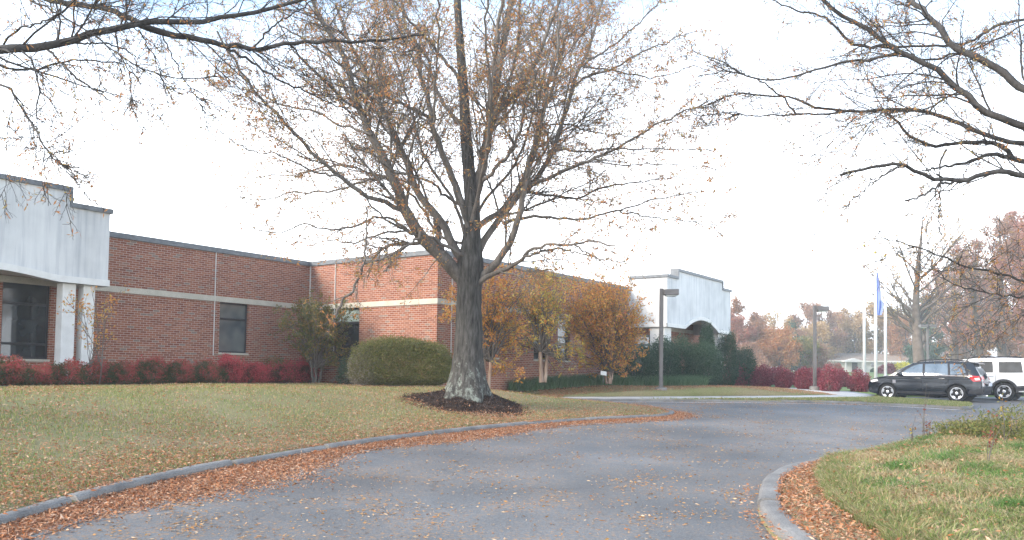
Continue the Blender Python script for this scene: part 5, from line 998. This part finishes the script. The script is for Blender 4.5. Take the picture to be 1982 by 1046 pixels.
# dark crossover
RW = .345
def wf1(x, z):
    w_ = .895
    if z > .98: w_ -= .30*((z-.98)/.72)**1.15
    if z < .42: w_ -= .05*((.42-z)/.2)
    if z > .70 and z <= .98: w_ -= .02*(z-.70)/.28
    if x > 3.95: w_ -= .17*((x-3.95)/.65)**2
    if x < .45: w_ -= .08*((.45-x)/.45)**2
    return w_
up1 = [(.42, .27), (.10, .30), (.03, .42), (.0, .60), (.05, .66), (.06, .80), (.10, .98), (.17, 1.14), (.30, 1.38), (.42, 1.56), (.50, 1.605), (.9, 1.645), (1.4, 1.665), (1.9, 1.66), (2.35, 1.625), (2.65, 1.565), (2.95, 1.41), (3.25, 1.22), (3.48, 1.07), (3.75, 1.01), (4.1, .945), (4.38, .86), (4.50, .76), (4.56, .62), (4.55, .45), (4.48, .32), (4.2, .26), (4.1, .26)]
up1 = [(x if x < 3.95 else 3.95+(x-3.95)*.76, z) for x, z in up1]
rearw = gnd(1852, 778.5, 0); fr = gnd(1722, 770, 0); d2 = (Vector((fr.x, fr.y))-Vector((rearw.x, rearw.y))).normalized(); ang = math.atan2(d2.y, d2.x); print('car dir', d2, math.degrees(ang), (fr-rearw).length)
def place(wheelpos, ang, xr, half, rw):                    # origin so that the near rear wheel stands at wheelpos
    f_ = Vector((math.cos(ang), math.sin(ang))); l_ = Vector((-f_.y, f_.x)); o_ = Vector((wheelpos.x, wheelpos.y))-f_*xr-l_*half; return Vector((o_.x, o_.y, S*wheelpos.y+.004))
ang1 = math.pi-math.radians(40); CS = .95
c = Car('parked_car', 'dark grey crossover parked with its tail to the right before the flagpoles', place(rearw, ang1, .97*.95, .84*.95, RW), ang1, up1, .97, 3.61, RW, wf1, mDark)
c.wheels(.86); c.patch([(.52, 1.06), (.98, 1.045), (3.34, 1.02), (3.30, 1.08), (2.92, 1.33), (2.66, 1.49), (2.4, 1.56), (1.5, 1.60), (.80, 1.56), (.62, 1.40)], .004, 'window_surround', mPlastic)
c.patch([(2.24, 1.075), (3.16, 1.07), (2.86, 1.31), (2.62, 1.46), (2.40, 1.53), (2.27, 1.54)], .010, 'front_window', mCarGlass); c.patch([(1.28, 1.09), (2.15, 1.078), (2.18, 1.54), (1.34, 1.555)], .010, 'rear_window', mCarGlass); c.patch([(.64, 1.20), (.80, 1.12), (1.20, 1.10), (1.25, 1.55), (.84, 1.52), (.72, 1.40)], .010, 'quarter_window', mCarGlass)
c.patch([(.60, 1.085), (.62, 1.10), (1.0, 1.072), (3.40, 1.040), (3.40, 1.026), (1.0, 1.056)], .014, 'chrome_strip', mChrome)
c.patch([(.99+RW, .30), (3.60-RW, .30), (3.60-RW-.05, .40), (.99+RW+.05, .40)], .012, 'sill_cladding', mPlastic)
for x in (1.27, 2.22, 3.32): c.patch([(x, .43), (x+.012, .43), (x+.012, 1.03), (x, 1.03)], .003, 'door_gap', mHub)
c.patch([(.02, .33), (.55, .33), (.50, .50), (.04, .56)], .010, 'rear_bumper_cladding', mPlastic)
c.patch([(.10, .86), (.36, .83), (.52, .99), (.60, 1.05), (.50, 1.07), (.16, 1.06)], .014, 'taillight', mRed); c.patch([(.13, .90), (.28, .885), (.34, .97), (.16, .99)], .018, 'reversing_light', mClear)
c.patch([(3.98, .80), (4.24, .74), (4.32, .79), (4.24, .85), (4.03, .89)], .014, 'headlight', mClear); c.patch([(3.28, .72), (3.40, .72), (3.40, .86), (3.28, .86)], .006, 'side_badge', mChrome)
c.patch([(4.25, .42), (4.34, .42), (4.35, .52), (4.27, .52)], .008, 'fog_lamp_bezel', mPlastic)
for x in (1.50, 2.42):
    for sd_ in (1, -1):
        m = MB(); y = sd_*(wf1(x, .93)+.02); m.box((x-.11, min(y, y+.03*sd_), .915), (x+.11, max(y, y+.03*sd_), .95)); m.build('door_handle', mDark, c.t, .01)
for sd_ in (1, -1):
    m = MB(); y = sd_*.98; m.box((3.02, min(y-.12, y+.12), 1.03), (3.17, max(y-.12, y+.12), 1.19)); mr = m.build('wing_mirror', mDark, c.t, .035, True)
    m = MB(); m.tube([(.75, sd_*.60, 1.66), (.95, sd_*.60, 1.715), (1.8, sd_*.60, 1.725), (2.35, sd_*.59, 1.69), (2.5, sd_*.58, 1.62)], .018, 8); m.build('roof_rail', mPlastic, c.t)
c.strip(0, [(.17, 1.10), (.30, 1.34), (.40, 1.50)], -.88, .88, (-.02, .008), 'rear_windscreen', mRear); c.strip(0, [(2.68, 1.55), (2.95, 1.41), (3.25, 1.22), (3.44, 1.09)], -.93, .93, (.012, .012), 'windscreen', mCarGlass)
m = MB(); m.prism([(.20, 1.555), (.27, 1.60), (.62, 1.66), (.62, 1.62), (.30, 1.55)], 'y', -.60, .60); m.build('spoiler', mDark, c.t, .006)
c.strip(0, [(.06, .34), (.012, .46), (.0, .60), (.03, .64)], -.97, .97, (-.012, 0), 'rear_bumper', mPlastic); c.strip(0, [(.06, .80), (.065, .84)], -.85, .85, (-.02, 0), 'tailgate_trim', mChrome)
m = MB(); m.box((-.105, -.26, .66), (-.075, .26, .78)); m.build('number_plate', mPlateM, c.t)
c.strip(0, [(.09, .92), (.13, 1.03)], .62, .97, (-.02, 0), 'taillight', mRed); c.strip(0, [(.09, .92), (.13, 1.03)], -.97, -.62, (-.02, 0), 'taillight', mRed)
for sd_ in (.55,): m = MB(); m.tube([(-.08, sd_, .27), (.3, sd_, .27)], .035, 10); m.build('exhaust_pipe', mRim, c.t)
# white boxy four-wheel drive beyond it
RW2 = .385
def wf2(x, z):
    w_ = .92
    if z > 1.10: w_ -= .20*((z-1.10)/.72)**1.1
    if z < .5: w_ -= .03
    if x > 4.2: w_ -= .10*((x-4.2)/.6)**2
    if x < .3: w_ -= .05*((.3-x)/.3)**2
    return w_
up2 = [(.5, .38), (.08, .42), (.0, .50), (-.02, .72), (.05, .76), (.06, 1.0), (.10, 1.14), (.20, 1.50), (.28, 1.74), (.40, 1.79), (1.2, 1.82), (2.2, 1.80), (2.75, 1.74), (3.05, 1.50), (3.35, 1.22), (3.5, 1.16), (4.1, 1.13), (4.55, 1.06), (4.68, .95), (4.72, .62), (4.66, .45), (4.3, .38), (4.28, .38)]
rw2 = gnd(1944, 776, 0); c2 = Car('parked_car', 'white boxy four-wheel-drive parked behind the dark car, cut by the right edge', place(rw2, ang1, 1.12*.95, .86*.95, RW2), ang1, up2, 1.12, 3.92, RW2, wf2, mWhiteCar, .38, .07)
c2.wheels(.89, 5, .24)
c2.patch([(.42, 1.20), (1.30, 1.19), (1.34, 1.66), (.50, 1.66)], .024, 'quarter_window', mRear); c2.patch([(1.52, 1.19), (2.32, 1.19), (2.30, 1.67), (1.56, 1.67)], .024, 'rear_window', mRear); c2.patch([(2.42, 1.19), (3.22, 1.19), (2.96, 1.46), (2.72, 1.66), (2.40, 1.67)], .024, 'front_window', mCarGlass)
for xc in (1.12, 3.92):
    pts = arc(xc, RW2, RW2+.15, -4, 184, 16)+arc(xc, RW2, RW2+.062, 184, -4, 16); c2.patch(pts, .03, 'wheel_arch_flare', mPlastic)
c2.patch([(-.0, .46), (1.12-RW2-.10, .42), (1.12-RW2-.10, .62), (.0, .70)], .02, 'rear_bumper_cladding', mPlastic); c2.patch([(1.12+RW2+.13, .42), (3.92-RW2-.13, .42), (3.92-RW2-.13, .58), (1.12+RW2+.13, .58)], .02, 'sill_cladding', mPlastic)
c2.patch([(.07, .88), (.25, .88), (.27, 1.20), (.11, 1.20)], .012, 'taillight', mRed); c2.patch([(4.45, .82), (4.66, .80), (4.66, .98), (4.50, 1.02)], .012, 'headlight', mClear)
for x in (1.43, 2.37, 3.30): c2.patch([(x, .60), (x+.012, .60), (x+.012, 1.70 if x < 3 else 1.1), (x, 1.70 if x < 3 else 1.1)], .003, 'door_gap', mHub)
for x in (1.62, 2.52):
    for sd_ in (1, -1): m = MB(); y = sd_*(wf2(x, 1.04)+.02); m.box((x-.1, min(y, y+.03*sd_), 1.03), (x+.1, max(y, y+.03*sd_), 1.07)); m.build('door_handle', mWhiteCar, c2.t, .01)
for sd_ in (1, -1):
    m = MB(); m.tube([(.5, sd_*.68, 1.80), (.7, sd_*.68, 1.88), (2.2, sd_*.68, 1.88), (2.5, sd_*.67, 1.80)], .022, 8); m.build('roof_rail', mPlastic, c2.t); m = MB(); y = sd_*1.03; m.box((2.98, min(y-.13, y+.12), 1.16), (3.12, max(y-.13, y+.12), 1.36)); m.build('wing_mirror', mPlastic, c2.t, .03, True)
c2.strip(0, [(.11, 1.18), (.20, 1.50), (.26, 1.68)], -.86, .86, (-.02, .006), 'rear_windscreen', mRear); c2.strip(0, [(-.01, .48), (-.02, .70), (.02, .74)], -.98, .98, (-.06, 0), 'rear_bumper', mPlastic); c2.strip(0, [(2.78, 1.72), (3.05, 1.50), (3.32, 1.25)], -.93, .93, (.012, .012), 'windscreen', mCarGlass)
m = MB(); m.box((-.12, -.26, .80), (-.09, .26, .93)); m.build('number_plate', mPlateM, c2.t)

# ------------------------------------------------------------------ thin scattering volume, added to imitate white glare
m = MB(); m.box((-330, -90, -3.6), (330, 390, 34)); mh = bpy.data.materials.new('glare_veil_air'); mh.use_nodes = True; t = mh.node_tree; t.nodes.clear()
v_ = N(t, 'ShaderNodeVolumePrincipled'); v_.inputs['Color'].default_value = (.94, .97, 1, 1); v_.inputs['Density'].default_value = .0011; v_.inputs['Anisotropy'].default_value = .2
o_ = N(t, 'ShaderNodeOutputMaterial'); t.links.new(v_.outputs[0], o_.inputs['Volume']); hz_ = m.build('glare_veil', mh); hz_['kind'] = 'stuff'; hz_['label'] = 'thin pale veil added to imitate white glare'; hz_['category'] = 'glare_veil'
scene.cycles.volume_bounces = 1
X, Y = scatter(9000, [(cx_-1.9, cy_-1.9), (cx_+1.9, cy_-1.9), (cx_+1.9, cy_+1.9), (cx_-1.9, cy_+1.9)], lambda x, y: (np.hypot(x-cx_, y-cy_) < 1.75)*(.08+.6*(np.hypot(x-cx_, y-cy_) > 1.15)*(y < cy_)+.12*(y < cy_)))
lit('mulch_leaves', X, Y, np.maximum(mz(X, Y), lawnz(X, Y))+.02, 'brown leaves fallen over the edge of the mulch ring', mLitter)
mChip = leafmat('bark_chips', [(.035, .022, .018), (.06, .04, .032), (.02, .014, .012), (.09, .06, .045)], .0)
X, Y = scatter(26000, ring, lambda x, y: (np.hypot(x-cx_, y-cy_) < 1.62)); P_ = np.column_stack([X, Y, np.maximum(mz(X, Y), lawnz(X, Y)-.02)+.008]); V, F = leaf_geo(P_, .055, .026, rng, .5)
setp(link('mulch_chips', npmesh('mulch_chips', V, F), mChip), 'dark bark chips heaped round the foot of the oak', 'mulch', kind='stuff')

A = np.array([p[:2] for p in kerbA]); n = 9000; i = rng.integers(0, len(A)-1, n); f = rng.uniform(0, 1, n)[:, None]; q = A[i]*(1-f)+A[i+1]*f; tt = nrm(A[i+1]-A[i]); q = q+np.column_stack([-tt[:, 1], tt[:, 0]])*rng.uniform(.03, .17, (n, 1))
ok = view(q[:, 0], q[:, 1]) & (rng.uniform(0, 1, n) < .12+.75*(np.sin(q[:, 1]*2.1+q[:, 0])*np.sin(q[:, 1]*.7+1) > .45)); q = q[ok]; lit('kerb_top_leaves', q[:, 0], q[:, 1], S*q[:, 1]+.122, 'loose brown leaves caught on top of the long lawn kerb', mLitter)
